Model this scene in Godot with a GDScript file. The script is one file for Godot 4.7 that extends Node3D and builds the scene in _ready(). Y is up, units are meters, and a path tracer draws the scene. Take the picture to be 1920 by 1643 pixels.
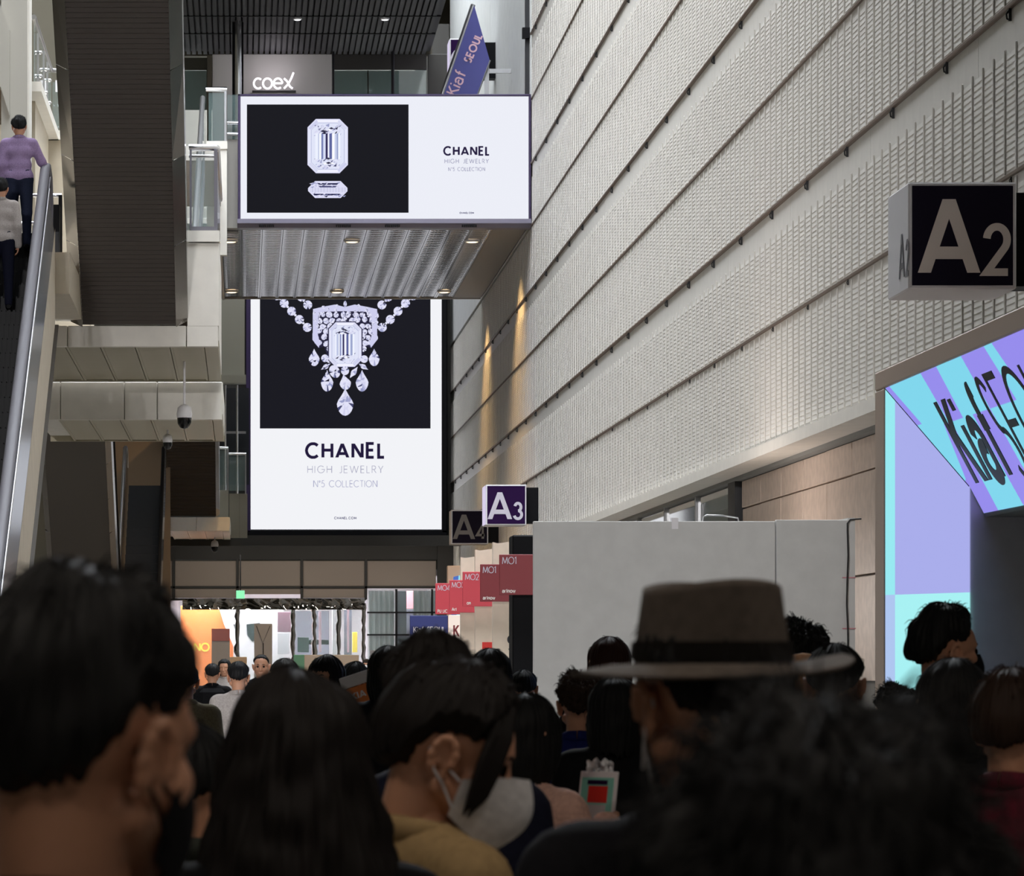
extends Node3D
# A tall exhibition lobby seen over the heads of a crowd. Metres; y up; the hall runs along -z, its right wall is the plane x = 6.6.
const F := 7600.0      # focal length in pixels of the 1920 x 1643 picture
const EYE := 1.62      # height of the camera
const VX := 455.0      # the picture's vanishing point
const VY := 1240.0
const WALL := 6.6

var M := {}
var used := {}
var rng := RandomNumberGenerator.new()
var wob := FastNoiseLite.new()


func _ready():
	rng.seed = 11
	wob.seed = 5
	wob.frequency = 1.0
	wob.noise_type = FastNoiseLite.TYPE_SIMPLEX_SMOOTH
	wob.fractal_type = FastNoiseLite.FRACTAL_NONE
	# camera: looks straight down the hall; the lens is shifted up and to the right
	var cam := Camera3D.new()
	cam.name = "camera"
	cam.projection = Camera3D.PROJECTION_FRUSTUM
	cam.near = 0.1
	cam.far = 400.0
	cam.size = 0.1 * 1643.0 / F
	cam.frustum_offset = Vector2((960.0 - VX) / F, (VY - 821.5) / F) * 0.1
	cam.position = Vector3(0, EYE, 0)
	add_child(cam)
	# sky: an even overcast sky that reaches the hall through the roof opening only
	var env := Environment.new()
	env.background_mode = Environment.BG_SKY
	var sm := ProceduralSkyMaterial.new()
	sm.sky_top_color = Color(0.90, 0.92, 0.945)
	sm.sky_horizon_color = Color(0.91, 0.925, 0.945)
	sm.ground_bottom_color = Color(0.35, 0.35, 0.34)
	sm.ground_horizon_color = Color(0.55, 0.55, 0.54)
	sm.sun_angle_max = 0.0
	var sky := Sky.new()
	sky.sky_material = sm
	env.sky = sky
	env.background_energy_multiplier = 15.5
	env.tonemap_mode = Environment.TONE_MAPPER_LINEAR
	env.tonemap_exposure = 1.0
	env.sdfgi_enabled = true
	env.ssao_enabled = true
	env.ssil_enabled = true
	var we := WorldEnvironment.new()
	we.name = "world_environment"
	we.environment = env
	var lens := CameraAttributesPhysical.new()
	lens.frustum_focal_length = 50.0
	lens.exposure_aperture = 6.0
	lens.frustum_focus_distance = 55.0
	lens.frustum_near = 0.1
	lens.frustum_far = 400.0
	we.camera_attributes = lens
	add_child(we)
	materials()
	shell()
	ceilings()
	right_wall()
	right_side()
	bridge()
	back_wall()
	left_side()
	shop()
	screens()
	portal()
	hall_signs()
	booths()
	cameras_and_lamps()
	crowd()


# ---------------------------------------------------------------- names and metas
func at(px: float, py: float, d: float) -> Vector3:
	return Vector3((px - VX) / F * d, EYE + (VY - py) / F * d, -d)


func numbered(called: String) -> String:
	used[called] = used.get(called, -1) + 1
	return called if used[called] == 0 else "%s_%03d" % [called, used[called]]


func tag(o, label = "", category = "", group = ""):
	if label != "":
		o.set_meta("label", label)
	if category != "":
		o.set_meta("category", category)
	if group != "":
		o.set_meta("group", group)
	return o


func thing(called: String, label: String, category: String, where := Vector3.ZERO, turn := 0.0, group := "") -> Node3D:
	var o := Node3D.new()
	o.name = numbered(called)
	add_child(o)
	o.position = where
	o.rotation.y = turn
	tag(o, label, category, group)
	return o


func structure(called: String) -> Node3D:
	var o := Node3D.new()
	o.name = numbered(called)
	add_child(o)
	o.set_meta("kind", "structure")
	return o


func place(called: String, mesh: Mesh, material: Material, parent: Node = self, xf := Transform3D()) -> MeshInstance3D:
	var o := MeshInstance3D.new()
	o.name = numbered(called) if parent == self else called
	o.mesh = mesh
	o.material_override = material
	parent.add_child(o, true)
	o.transform = xf
	return o


func obj(called: String, st: SurfaceTool, material: Material, parent: Node = self, xf := Transform3D()) -> MeshInstance3D:
	return place(called, done(st), material, parent, xf)


func done(st: SurfaceTool) -> ArrayMesh:
	st.generate_normals()
	return st.commit()


# ---------------------------------------------------------------- shapes
func begin() -> SurfaceTool:
	var st := SurfaceTool.new()
	st.begin(Mesh.PRIMITIVE_TRIANGLES)
	st.set_smooth_group(-1)
	return st


func tri(st, a: Vector3, b: Vector3, c: Vector3):   # counter-clockwise seen from outside
	st.add_vertex(a)
	st.add_vertex(c)
	st.add_vertex(b)


func quad(st, a, b, c, d):
	tri(st, a, b, c)
	tri(st, a, c, d)


func face(st, p: Array, inside: Vector3):           # a convex polygon turned away from a point inside
	var n: Vector3 = (p[1] - p[0]).cross(p[2] - p[0])
	var flip: bool = n.dot((p[0] + p[2]) * 0.5 - inside) < 0.0
	for i in range(1, p.size() - 1):
		if flip:
			tri(st, p[0], p[i + 1], p[i])
		else:
			tri(st, p[0], p[i], p[i + 1])


func quad_uv(st, a, b, c, d, r := Rect2(0, 0, 1, 1)):  # a lower left, b lower right, c upper right, d upper left
	var uv = [Vector2(r.position.x, r.end.y), r.end, Vector2(r.end.x, r.position.y), r.position]
	var v = [a, b, c, d]
	for k in [0, 2, 1, 0, 3, 2]:
		st.set_uv(uv[k])
		st.add_vertex(v[k])


func box(st, c: Vector3, s: Vector3, b := Basis()):
	var p := []
	for k in 8:
		p.append(c + b * Vector3((0.5 if k & 1 else -0.5) * s.x, (0.5 if k & 2 else -0.5) * s.y, (0.5 if k & 4 else -0.5) * s.z))
	for f in [[0, 1, 3, 2], [4, 5, 7, 6], [0, 1, 5, 4], [2, 3, 7, 6], [0, 2, 6, 4], [1, 3, 7, 5]]:
		face(st, [p[f[0]], p[f[1]], p[f[2]], p[f[3]]], c)


func span(st, lo: Vector3, hi: Vector3, ch := 0.0):     # a box between two corners, chamfered if ch > 0
	var c := (lo + hi) * 0.5
	if ch > 0.0:
		cbox(st, c, (hi - lo).abs(), ch)
	else:
		box(st, c, (hi - lo).abs())


func cbox(st, c: Vector3, s: Vector3, ch: float, b := Basis()):
	var h := s * 0.5
	var p := func(sx, sy, sz, ax) -> Vector3:
		var v := Vector3(sx * h.x, sy * h.y, sz * h.z)
		for i in 3:
			if i != ax:
				v[i] -= signf(v[i]) * ch
		return c + b * v
	for s1 in [-1, 1]:
		face(st, [p.call(s1, -1, -1, 0), p.call(s1, 1, -1, 0), p.call(s1, 1, 1, 0), p.call(s1, -1, 1, 0)], c)
		face(st, [p.call(-1, s1, -1, 1), p.call(1, s1, -1, 1), p.call(1, s1, 1, 1), p.call(-1, s1, 1, 1)], c)
		face(st, [p.call(-1, -1, s1, 2), p.call(1, -1, s1, 2), p.call(1, 1, s1, 2), p.call(-1, 1, s1, 2)], c)
		for s2 in [-1, 1]:
			face(st, [p.call(-1, s1, s2, 1), p.call(1, s1, s2, 1), p.call(1, s1, s2, 2), p.call(-1, s1, s2, 2)], c)
			face(st, [p.call(s1, -1, s2, 0), p.call(s1, 1, s2, 0), p.call(s1, 1, s2, 2), p.call(s1, -1, s2, 2)], c)
			face(st, [p.call(s1, s2, -1, 0), p.call(s1, s2, 1, 0), p.call(s1, s2, 1, 1), p.call(s1, s2, -1, 1)], c)
			for s3 in [-1, 1]:
				face(st, [p.call(s1, s2, s3, 0), p.call(s1, s2, s3, 1), p.call(s1, s2, s3, 2)], c)


func prism(st, poly: PackedVector2Array, z0: float, z1: float, xf := Transform3D()):   # a polygon in xy drawn out along z
	var p := poly
	if Geometry2D.is_polygon_clockwise(p):
		p = poly.duplicate()
		p.reverse()
	var ix := Geometry2D.triangulate_polygon(p)
	var up := func(i, z) -> Vector3: return xf * Vector3(p[i].x, p[i].y, z)
	var lo := minf(z0, z1)
	var hi := maxf(z0, z1)
	for i in range(0, ix.size(), 3):
		var t := [ix[i], ix[i + 1], ix[i + 2]]
		if (p[t[1]] - p[t[0]]).cross(p[t[2]] - p[t[0]]) < 0.0:
			t = [t[0], t[2], t[1]]
		tri(st, up.call(t[0], hi), up.call(t[1], hi), up.call(t[2], hi))
		tri(st, up.call(t[0], lo), up.call(t[2], lo), up.call(t[1], lo))
	for i in p.size():
		var j := (i + 1) % p.size()
		quad(st, up.call(i, lo), up.call(j, lo), up.call(j, hi), up.call(i, hi))


func tube(st, pts: Array, r, sides := 8, caps := true, flat := 1.0):   # r: one radius or one for each point
	st.set_smooth_group(1)
	var rings := []
	var n := Vector3.UP
	for i in pts.size():
		var t: Vector3 = (pts[mini(i + 1, pts.size() - 1)] - pts[maxi(i - 1, 0)]).normalized()
		n = n - t * n.dot(t)
		if n.length() < 0.05:
			n = Vector3.RIGHT - t * t.x
			if n.length() < 0.05:
				n = Vector3.BACK - t * t.z
		n = n.normalized()
		var b := t.cross(n)
		var rr: float = r[i] if r is Array else r
		var ring := []
		for k in sides:
			var a := TAU * k / sides
			ring.append(pts[i] + n * cos(a) * rr * flat + b * sin(a) * rr)
		rings.append(ring)
	for i in rings.size() - 1:
		for k in sides:
			var k2 := (k + 1) % sides
			quad(st, rings[i][k], rings[i][k2], rings[i + 1][k2], rings[i + 1][k])
	st.set_smooth_group(-1)
	if caps:
		for e in [0, rings.size() - 1]:
			face(st, rings[e], pts[1] if e == 0 else pts[pts.size() - 2])


func lathe(st, prof: Array, c: Vector3, sides := 20):    # prof: Vector2(radius, height), from the bottom up, turned round y
	st.set_smooth_group(1)
	for i in prof.size() - 1:
		for k in sides:
			var a := TAU * k / sides
			var a2 := TAU * (k + 1) / sides
			var p := func(q: Vector2, g: float) -> Vector3: return c + Vector3(cos(g) * q.x, q.y, -sin(g) * q.x)
			var v := [p.call(prof[i], a), p.call(prof[i], a2), p.call(prof[i + 1], a2), p.call(prof[i + 1], a)]
			if prof[i].x < 0.0005:
				tri(st, v[0], v[2], v[3])
			elif prof[i + 1].x < 0.0005:
				tri(st, v[0], v[1], v[2])
			else:
				quad(st, v[0], v[1], v[2], v[3])
	st.set_smooth_group(-1)


func sheet(st, rows: Array, closed := false):            # a smooth grid of points; rows run outward / downward
	st.set_smooth_group(1)
	for i in rows.size() - 1:
		var n: int = rows[i].size()
		for k in (n if closed else n - 1):
			var k2 := (k + 1) % n
			quad(st, rows[i][k], rows[i + 1][k], rows[i + 1][k2], rows[i][k2])
	st.set_smooth_group(-1)


# ---------------------------------------------------------------- materials
func c8(r: int, g: int, b: int) -> Color:
	return Color8(r, g, b)


func mt(called: String, col: Color, rough := 0.7, metal := 0.0) -> StandardMaterial3D:
	var m := StandardMaterial3D.new()
	m.resource_name = called
	m.albedo_color = col
	m.roughness = rough
	m.metallic = metal
	M[called] = m
	return m


func glow(called: String, col: Color, energy := 1.0) -> StandardMaterial3D:
	var m := mt(called, Color(0.02, 0.02, 0.02), 0.5)
	m.emission_enabled = true
	m.emission = col
	m.emission_energy_multiplier = energy
	return m


func grain(m: StandardMaterial3D, size: float, lo: float, bump: float, seed_ := 1, octaves := 4):   # mottled colour and fine relief, the same in every light
	var n := FastNoiseLite.new()
	n.seed = seed_
	n.frequency = 0.02
	n.fractal_octaves = octaves
	var t := NoiseTexture2D.new()
	t.width = 256
	t.height = 256
	t.seamless = true
	t.noise = n
	var g := Gradient.new()
	g.set_color(0, Color(lo, lo, lo))
	g.set_color(1, Color.WHITE)
	t.color_ramp = g
	m.albedo_texture = t
	m.uv1_triplanar = true
	m.uv1_scale = Vector3.ONE / size
	if bump > 0.0:
		m.heightmap_enabled = true
		m.heightmap_texture = t
		m.heightmap_scale = bump
	return m


func materials():
	grain(mt("ribbed_metal", c8(218, 214, 207), 0.45, 0.0), 2.5, 0.94, 0.0, 3)
	mt("rail_brown", c8(104, 86, 74), 0.5, 0.3)
	mt("dark_metal", c8(40, 40, 42), 0.45, 0.5)
	grain(mt("smooth_grey", c8(206, 208, 206), 0.55), 3.0, 0.95, 0.0, 4)
	grain(mt("white_panel", c8(222, 217, 208), 0.5), 2.0, 0.95, 0.0, 6)
	grain(mt("beige_panel", c8(198, 187, 168), 0.5), 2.0, 0.93, 0.0, 7)
	grain(mt("beige_tile", c8(205, 186, 172), 0.45), 1.2, 0.88, 0.0, 8)
	mt("soffit_metal", c8(108, 105, 110), 0.2, 0.9)
	mt("steel_blue", c8(176, 190, 212), 0.2, 1.0)
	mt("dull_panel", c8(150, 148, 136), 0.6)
	mt("soffit_plain", c8(150, 146, 140), 0.5, 0.3)
	mt("chrome", c8(225, 225, 228), 0.13, 1.0)
	mt("mirror_steel", c8(185, 183, 180), 0.06, 1.0)
	mt("stained_steel", c8(150, 146, 142), 0.2, 1.0)
	mt("brushed_steel", c8(170, 170, 172), 0.3, 0.9)
	mt("black", c8(12, 12, 15), 0.6).metallic_specular = 0.25
	mt("black_gloss", c8(14, 14, 17), 0.12)
	mt("rib_dark", c8(66, 59, 54), 0.6, 0.1)
	mt("underside_grey", c8(78, 72, 66), 0.65)
	mt("step_dark", c8(17, 17, 19), 0.6, 0.2)
	mt("olive_dark", c8(92, 87, 74), 0.8)
	mt("slat_dark", c8(60, 60, 63), 0.75, 0.0)
	mt("floor_stone", c8(120, 115, 108), 0.25)
	mt("roof_grey", c8(120, 120, 118), 0.8)
	mt("facade_beige", c8(168, 154, 142), 0.7)
	mt("facade_dark", c8(58, 56, 52), 0.6)
	mt("brown_wall", c8(120, 102, 82), 0.8)
	mt("bezel_purple", c8(52, 40, 74), 0.4, 0.2)
	mt("bezel_grey", c8(118, 114, 130), 0.4, 0.4)
	grain(mt("booth_white", c8(205, 205, 203), 0.75), 1.5, 0.96, 0.0, 9)
	grain(mt("booth_cream", c8(228, 210, 190), 0.8), 1.5, 0.96, 0.0, 10)
	mt("sign_navy", c8(32, 28, 42), 0.6).metallic_specular = 0.12
	mt("sign_violet", c8(40, 18, 58), 0.6).metallic_specular = 0.15
	mt("sign_white", c8(226, 224, 228), 0.5)
	mt("letter_grey", c8(222, 212, 206), 0.5)
	mt("letter_white", c8(196, 190, 202), 0.5)
	mt("letter_black", c8(14, 14, 20), 0.5)
	mt("red_sign", c8(196, 62, 74), 0.5)
	mt("red_sign_deep", c8(128, 42, 48), 0.5)
	mt("red_bright", c8(214, 44, 34), 0.5)
	mt("navy_sign", c8(38, 46, 104), 0.5)
	mt("banner_blue", c8(70, 72, 150), 0.45)
	mt("banner_pink", c8(232, 190, 205), 0.5)
	mt("portal_frame", c8(204, 182, 166), 0.5, 0.1)
	mt("orange", c8(226, 128, 62), 0.6)
	mt("pinkish", c8(196, 132, 140), 0.6)
	mt("poster_grey", c8(182, 182, 186), 0.6)
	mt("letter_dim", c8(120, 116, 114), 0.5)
	mt("teal_print", c8(126, 200, 186), 0.6)
	mt("yellow", c8(236, 214, 70), 0.6)
	mt("mauve", c8(116, 84, 98), 0.5)
	mt("slate_blue", c8(84, 84, 96), 0.35)
	mt("green_slate", c8(48, 62, 62), 0.5)
	mt("cable", c8(30, 28, 28), 0.7)
	glow("lamp_warm", c8(255, 226, 180), 3.0)
	glow("lamp_cool", c8(250, 250, 255), 4.0)
	glow("neon_white", c8(255, 248, 255), 1.6)
	glow("exit_green", c8(150, 255, 190), 1.0)
	glow("daylight_panel", c8(238, 236, 250), 1.0)
	glow("sign_edge", c8(225, 215, 245), 0.85)
	var g := mt("glass", Color(0.75, 0.88, 0.86, 0.12), 0.04)
	g.transparency = BaseMaterial3D.TRANSPARENCY_ALPHA
	g = mt("glass_green", Color(0.6, 0.7, 0.7, 0.14), 0.05)
	g.transparency = BaseMaterial3D.TRANSPARENCY_ALPHA
	g = mt("glass_dark", c8(44, 46, 50), 0.06)
	grain(mt("glass_sheen", c8(150, 156, 152), 0.12), 3.0, 0.55, 0.0, 12, 2)
	mt("glass_blue", c8(140, 162, 178), 0.08, 0.3)


# ---------------------------------------------------------------- the shell of the hall
func slab(called, lo: Vector3, hi: Vector3, m, parent = null):
	var st := begin()
	span(st, lo, hi)
	var o := obj(called, st, M[m], self if parent == null else parent)
	if parent == null:
		o.set_meta("kind", "structure")
	return o


func shell():
	slab("floor", Vector3(-13, -0.3, 12), Vector3(10, 0, -150), "floor_stone")
	slab("wall_left", Vector3(-12.4, 0, 12), Vector3(-12, 29, -150), "olive_dark")
	slab("wall_behind", Vector3(-12, 0, 11.6), Vector3(10, 29, 12), "smooth_grey")
	slab("wall_far", Vector3(-12, 0, -149.6), Vector3(10, 29, -150), "olive_dark")
	slab("wall_outer", Vector3(9.6, 0, 12), Vector3(10, 29, -150), "roof_grey")


func ceilings():
	# the roof with its long opening, a low ceiling above the camera, the dark slatted ceiling beyond the bridge
	var roof := structure("ceiling")
	slab("roof_slab", Vector3(-12, 28, 12), Vector3(10, 28.6, -42), "roof_grey", roof)
	slab("roof_slab", Vector3(-12, 28, -94), Vector3(0.0, 28.6, -108.5), "roof_grey", roof)
	slab("roof_slab", Vector3(-6, 28, -86), Vector3(6.6, 28.6, -94), "roof_grey", roof)
	slab("roof_slab", Vector3(-6, 28, -108.5), Vector3(-1.5, 28.6, -126), "roof_grey", roof)
	slab("roof_slab", Vector3(6.6, 28, -108.5), Vector3(6.62, 28.6, -126), "roof_grey", roof)
	slab("roof_slab", Vector3(-12, 28, -126), Vector3(10, 28.6, -150), "roof_grey", roof)
	slab("roof_slab", Vector3(-12, 28, -34), Vector3(-6.0, 28.6, -126), "roof_grey", roof)
	slab("roof_slab", Vector3(6.6, 28, -34), Vector3(10, 28.6, -126), "roof_grey", roof)
	for k in 12:
		slab("roof_beam", Vector3(-6.0, 27.6, -41.0 - 7.0 * k), Vector3(6.6, 28.5, -41.3 - 7.0 * k), "roof_grey", roof)
	slab("low_ceiling", Vector3(-12, 7.2, 12), Vector3(6.6, 7.6, -6), "roof_grey", roof)
	var far := structure("ceiling")
	slab("slab", Vector3(-2.6, 17.72, -93), Vector3(4.95, 18.0, -107), "slat_dark", far)
	slab("bulkhead", Vector3(-12, 18.0, -93), Vector3(4.95, 28, -93.3), "roof_grey", far)
	for k in 50:
		var x := -2.5 + 0.147 * k
		var st := begin()
		span(st, Vector3(x, 17.58, -93.2), Vector3(x + 0.1, 17.72, -106.6))
		obj("slat", st, M["slat_dark"], far)
	for z in [-97.4, -100.2, -103.0]:
		slab("joint_strip", Vector3(-2.5, 17.56, z), Vector3(4.9, 17.6, z - 0.06), "black", far)


# ---------------------------------------------------------------- the ribbed right wall
func ribbed_sheet(h: float, top_flat: float, length: float, bays: int) -> ArrayMesh:
	# one sheet of cladding: local y up from its lower edge, z from 0 to -length, x = 0 is the face of the wall
	var st := begin()
	span(st, Vector3(0, 0.012, -0.008), Vector3(0.05, h - 0.012, -length + 0.008))
	var bay := length / bays
	for b in bays:
		var z := -bay * (b + 0.5)
		span(st, Vector3(-0.016, 0.03, z + 0.02), Vector3(0.0, h - 0.03 - top_flat, z - 0.02), 0.006)
		var n := int((h - top_flat - 0.1) / 0.056)
		for i in n:
			var y := 0.06 + 0.056 * i
			var za := z - 0.06
			var zb := z - bay + 0.06
			var a := Vector3(0, y + 0.046, za)
			var e := Vector3(0, y + 0.046, zb)
			var p := Vector3(-0.006, y, za)
			var q := Vector3(-0.006, y, zb)
			quad(st, a, p, q, e)
			quad(st, p, Vector3(0, y - 0.004, za), Vector3(0, y - 0.004, zb), q)
	return done(st)


func right_wall():
	var w := structure("wall_right")
	slab("core", Vector3(WALL + 0.05, 4.2, 12), Vector3(WALL + 0.45, 28, -130), "smooth_grey", w)
	var rows := [4.35, 5.79, 7.24, 8.66, 10.09, 11.55, 12.97, 14.44, 15.93, 17.4]
	var plain := ribbed_sheet(1.44, 0.0, 6.24, 12)
	var strip := ribbed_sheet(1.44, 0.3, 6.24, 12)
	for r in 9:
		for j in range(-4, 14):
			var d := 42.6 + 6.24 * j
			if d > 88.0 and r >= 5:
				continue
			var upper := r % 2 == 1   # the sheet that hangs below a main rail has a plain strip on top
			var s: float = (rows[r + 1] - rows[r]) / 1.44
			place("cladding_panel", strip if upper else plain, M["ribbed_metal"], w, Transform3D(Basis().scaled(Vector3(1, s, 1)), Vector3(WALL, rows[r], -d)))
	# above the bridge, and from 17.4 m up, the wall is smooth
	for k in 5:
		var st := begin()
		span(st, Vector3(WALL - 0.03, 11.6, -92.6 - 7.4 * k), Vector3(WALL + 0.05, 17.7, -92.6 - 7.4 * k - 7.38), 0.01)
		obj("smooth_panel", st, M["smooth_grey"], w)
	for k in 20:
		var st := begin()
		span(st, Vector3(WALL, 17.43, 11.0 - 7.0 * k), Vector3(WALL + 0.05, 28, 11.0 - 7.0 * k - 6.97), 0.01)
		obj("smooth_panel", st, M["smooth_grey"], w)
	for k in 4:
		var st := begin()
		span(st, Vector3(WALL, 4.35, 11.0 - 7.0 * k), Vector3(WALL + 0.05, 17.4, 11.0 - 7.0 * k - 6.97), 0.01)
		obj("smooth_panel", st, M["smooth_grey"], w)
	# rails at every second joint, with a hook every 3.12 m; thin dark seams between
	var hk := begin()
	box(hk, Vector3(-0.02, -0.05, 0), Vector3(0.025, 0.12, 0.03))
	tube(hk, [Vector3(-0.02, 0.0, 0), Vector3(-0.05, -0.05, 0), Vector3(-0.045, -0.09, 0), Vector3(-0.02, -0.1, 0)], 0.009, 6)
	var hook := done(hk)
	for r in range(1, 9):
		var y: float = rows[r]
		var end := 129.5 if r < 5 else 92.5
		var main := r % 2 == 0
		var st := begin()
		if main:
			span(st, Vector3(WALL - 0.045, y - 0.022, -17.5), Vector3(WALL + 0.01, y + 0.018, -end), 0.008)
		else:
			span(st, Vector3(WALL - 0.03, y - 0.014, -17.5), Vector3(WALL + 0.01, y + 0.014, -end))
		obj("rail" if main else "seam_strip", st, M["rail_brown"], w)
		if main or r == 1:
			var d := 17.6 + 1.56
			while d < end:
				place("hook", hook, M["dark_metal"], w, Transform3D(Basis().scaled(Vector3.ONE * (1.0 if main else 0.5)), Vector3(WALL, y - 0.02, -d)))
				d += 3.12
	# the light beam along the foot of the cladding
	slab("foot_beam", Vector3(WALL - 0.1, 4.2, 11), Vector3(WALL + 0.4, 4.335, -129.8), "white_panel", w)
	# the dark edge of the cladding at its far end above the bridge
	slab("edge_trim", Vector3(WALL - 0.12, 11.6, -92.9), Vector3(WALL + 0.02, 17.4, -93.1), "dark_metal", w)
	for y in [16.0, 13.05]:
		slab("edge_clip", Vector3(WALL - 0.2, y - 0.12, -92.7), Vector3(WALL - 0.02, y + 0.12, -92.9), "black", w)


func right_side():
	# below the cladding: a recessed tiled wall, a run of shop glass, a plain wall further on
	var w := structure("wall_right")
	slab("core", Vector3(7.12, 0, 12), Vector3(7.4, 4.2, -57), "roof_grey", w)
	slab("soffit", Vector3(WALL + 0.3, 4.15, 12), Vector3(7.4, 4.2, -81), "roof_grey", w)
	slab("core", Vector3(WALL, 0, -81), Vector3(WALL + 0.4, 4.2, -130), "smooth_grey", w)
	for row in 3:
		for k in 17:
			var z0 := -22.0 - 2.05 * k
			var y0: float = [3.77, 2.6, 1.4][row]
			var y1: float = [4.14, 3.75, 2.58][row]
			var st := begin()
			span(st, Vector3(7.0 + 0.004 * ((k * 7 + row * 3) % 4), y0, z0 - 0.01), Vector3(7.13, y1, z0 - 2.03), 0.006)
			obj("tile", st, M["beige_tile"], w)
	# glazing beyond the tiles
	var win := structure("window_1")
	slab("post", Vector3(6.92, 0, -57.0), Vector3(7.12, 4.15, -57.8), "dark_metal", win)
	for k in 5:
		var z := -57.8 - 4.6 * k
		var st := begin()
		span(st, Vector3(7.0, 0.1, z), Vector3(7.02, 4.12, z - 4.5))
		obj("pane", st, M["glass"], win)
		slab("mullion", Vector3(6.96, 0, z - 4.5), Vector3(7.06, 4.15, z - 4.6), "brushed_steel", win)
	# what stands behind the glass
	var cv := begin()
	span(cv, Vector3(7.8, 0, -58), Vector3(7.9, 4.1, -71.0), 0.02)
	tag(obj("display_wall", cv, M["slate_blue"]), "dark blue-grey display wall behind the glass above the booth wall", "wall")
	cv = begin()
	span(cv, Vector3(7.8, 0, -74.4), Vector3(7.88, 4.1, -77.6), 0.02)
	tag(obj("display_board", cv, M["mauve"]), "mauve panel behind the glass next to the bright panel", "panel")
	cv = begin()
	var folds := []
	for k in 3:
		var line := []
		for i in 40:
			line.append(Vector3(7.75 + 0.05 * sin(i * 1.3), [4.1, 2.0, 0.02][k], -71.2 - 0.08 * i))
		folds.append(line)
	sheet(cv, folds)
	tag(obj("curtain", cv, M["poster_grey"]), "pale grey curtain hanging behind the glass between blue and mauve panels", "curtain")
	cv = begin()
	span(cv, Vector3(7.8, 0.0, -77.7), Vector3(7.9, 4.1, -89), 0.02)
	var lit = tag(obj("lightbox_wall", cv, M["daylight_panel"]), "bright white lit wall behind the far end of the glass", "light box")
	var al := area(lit, Vector3(7.74, 2.2, -83), Vector3(-1, 0, 0), Vector2(9, 3.4), c8(238, 236, 250), 3.0)
	al.name = "panel_light"
	# a warm flood lamp on a stand behind the temporary wall, washing the tiles
	var fl := thing("flood_lamp", "warm flood lamp on a stand behind the temporary wall", "lamp")
	cv = begin()
	tube(cv, [Vector3(4.0, 0, -50), Vector3(4.0, 2.4, -50)], 0.02, 8)
	obj("stand", cv, M["dark_metal"], fl)
	slab("foot", Vector3(3.8, 0, -49.8), Vector3(4.2, 0.03, -50.2), "dark_metal", fl)
	slab("housing", Vector3(3.9, 2.1, -49.4), Vector3(4.0, 2.6, -50.6), "dark_metal", fl)
	cv = begin()
	span(cv, Vector3(4.0, 2.13, -49.45), Vector3(4.03, 2.57, -50.55), 0.004)
	obj("diffuser", cv, M["lamp_warm"], fl)
	area(fl, Vector3(4.06, 2.35, -50), Vector3(1, 0.35, 0), Vector2(1.0, 0.4), c8(255, 242, 234), 12.0)
	# door beside the portal
	var dr := structure("door_1")
	slab("frame", Vector3(6.62, 0, -42.0), Vector3(7.0, 3.25, -42.35), "white_panel", dr)
	slab("frame", Vector3(6.62, 2.95, -38.2), Vector3(7.0, 3.25, -42.0), "white_panel", dr)
	slab("frame", Vector3(6.62, 0, -37.9), Vector3(7.0, 3.25, -38.2), "white_panel", dr)
	slab("reveal", Vector3(6.9, 0, -38.2), Vector3(7.0, 2.95, -42.0), "brown_wall", dr)
	slab("glass_leaf", Vector3(6.82, 0.05, -38.3), Vector3(6.86, 2.9, -40.9), "glass_sheen", dr)
	for k in 2:
		var wr := strokes("PULL" if k else "ENTRY", 0.14, 0.03)
		letters("lettering", wr, 0.016, 0.004, M["poster_grey"], dr, Transform3D(Basis(Vector3(0, 1, 0), Vector3(0, 0, -1), Vector3(-1, 0, 0)), Vector3(6.815, 1.75 + 0.0 * k, -39.6 - 0.5 * k)))


func area(parent: Node, where: Vector3, towards: Vector3, size: Vector2, col: Color, energy: float) -> AreaLight3D:
	var l := AreaLight3D.new()
	l.name = "light"
	l.area_size = size
	l.light_color = col
	l.light_energy = energy
	l.shadow_enabled = true
	l.set("area_range", 120.0)
	parent.add_child(l, true)
	var up := Vector3.UP if absf(towards.y) < 0.9 else Vector3.BACK
	l.transform = Transform3D(Basis.looking_at(towards, up), where)
	return l


# ---------------------------------------------------------------- the bridge
func pan_strip(width: float, length: float, pitch: float) -> ArrayMesh:   # a soffit pan: cross ridges between two flat flanges, hung at y = 0
	var st := begin()
	var n := int(length / pitch)
	span(st, Vector3(0, 0.0, 0), Vector3(0.035, 0.06, -length))
	span(st, Vector3(width - 0.047, 0.0, 0), Vector3(width - 0.012, 0.06, -length))
	var rows := []
	for i in n * 4 + 1:
		var z: float = -pitch * (int(i / 4.0) + [0.0, 0.26, 0.30, 0.62][i % 4])
		var line := []
		for k in 7:
			var u := k / 6.0
			var y: float = 0.012 + (0.046 * sin(u * PI)) * [0.0, 0.0, 1.0, 0.5][i % 4] * pitch / 0.4
			line.append(Vector3(lerpf(0.033, width - 0.045, u), y, z))
		rows.append(line)
	for i in rows.size() - 1:
		for k in 6:
			quad(st, rows[i][k], rows[i + 1][k], rows[i + 1][k + 1], rows[i][k + 1])
	return done(st)


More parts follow.
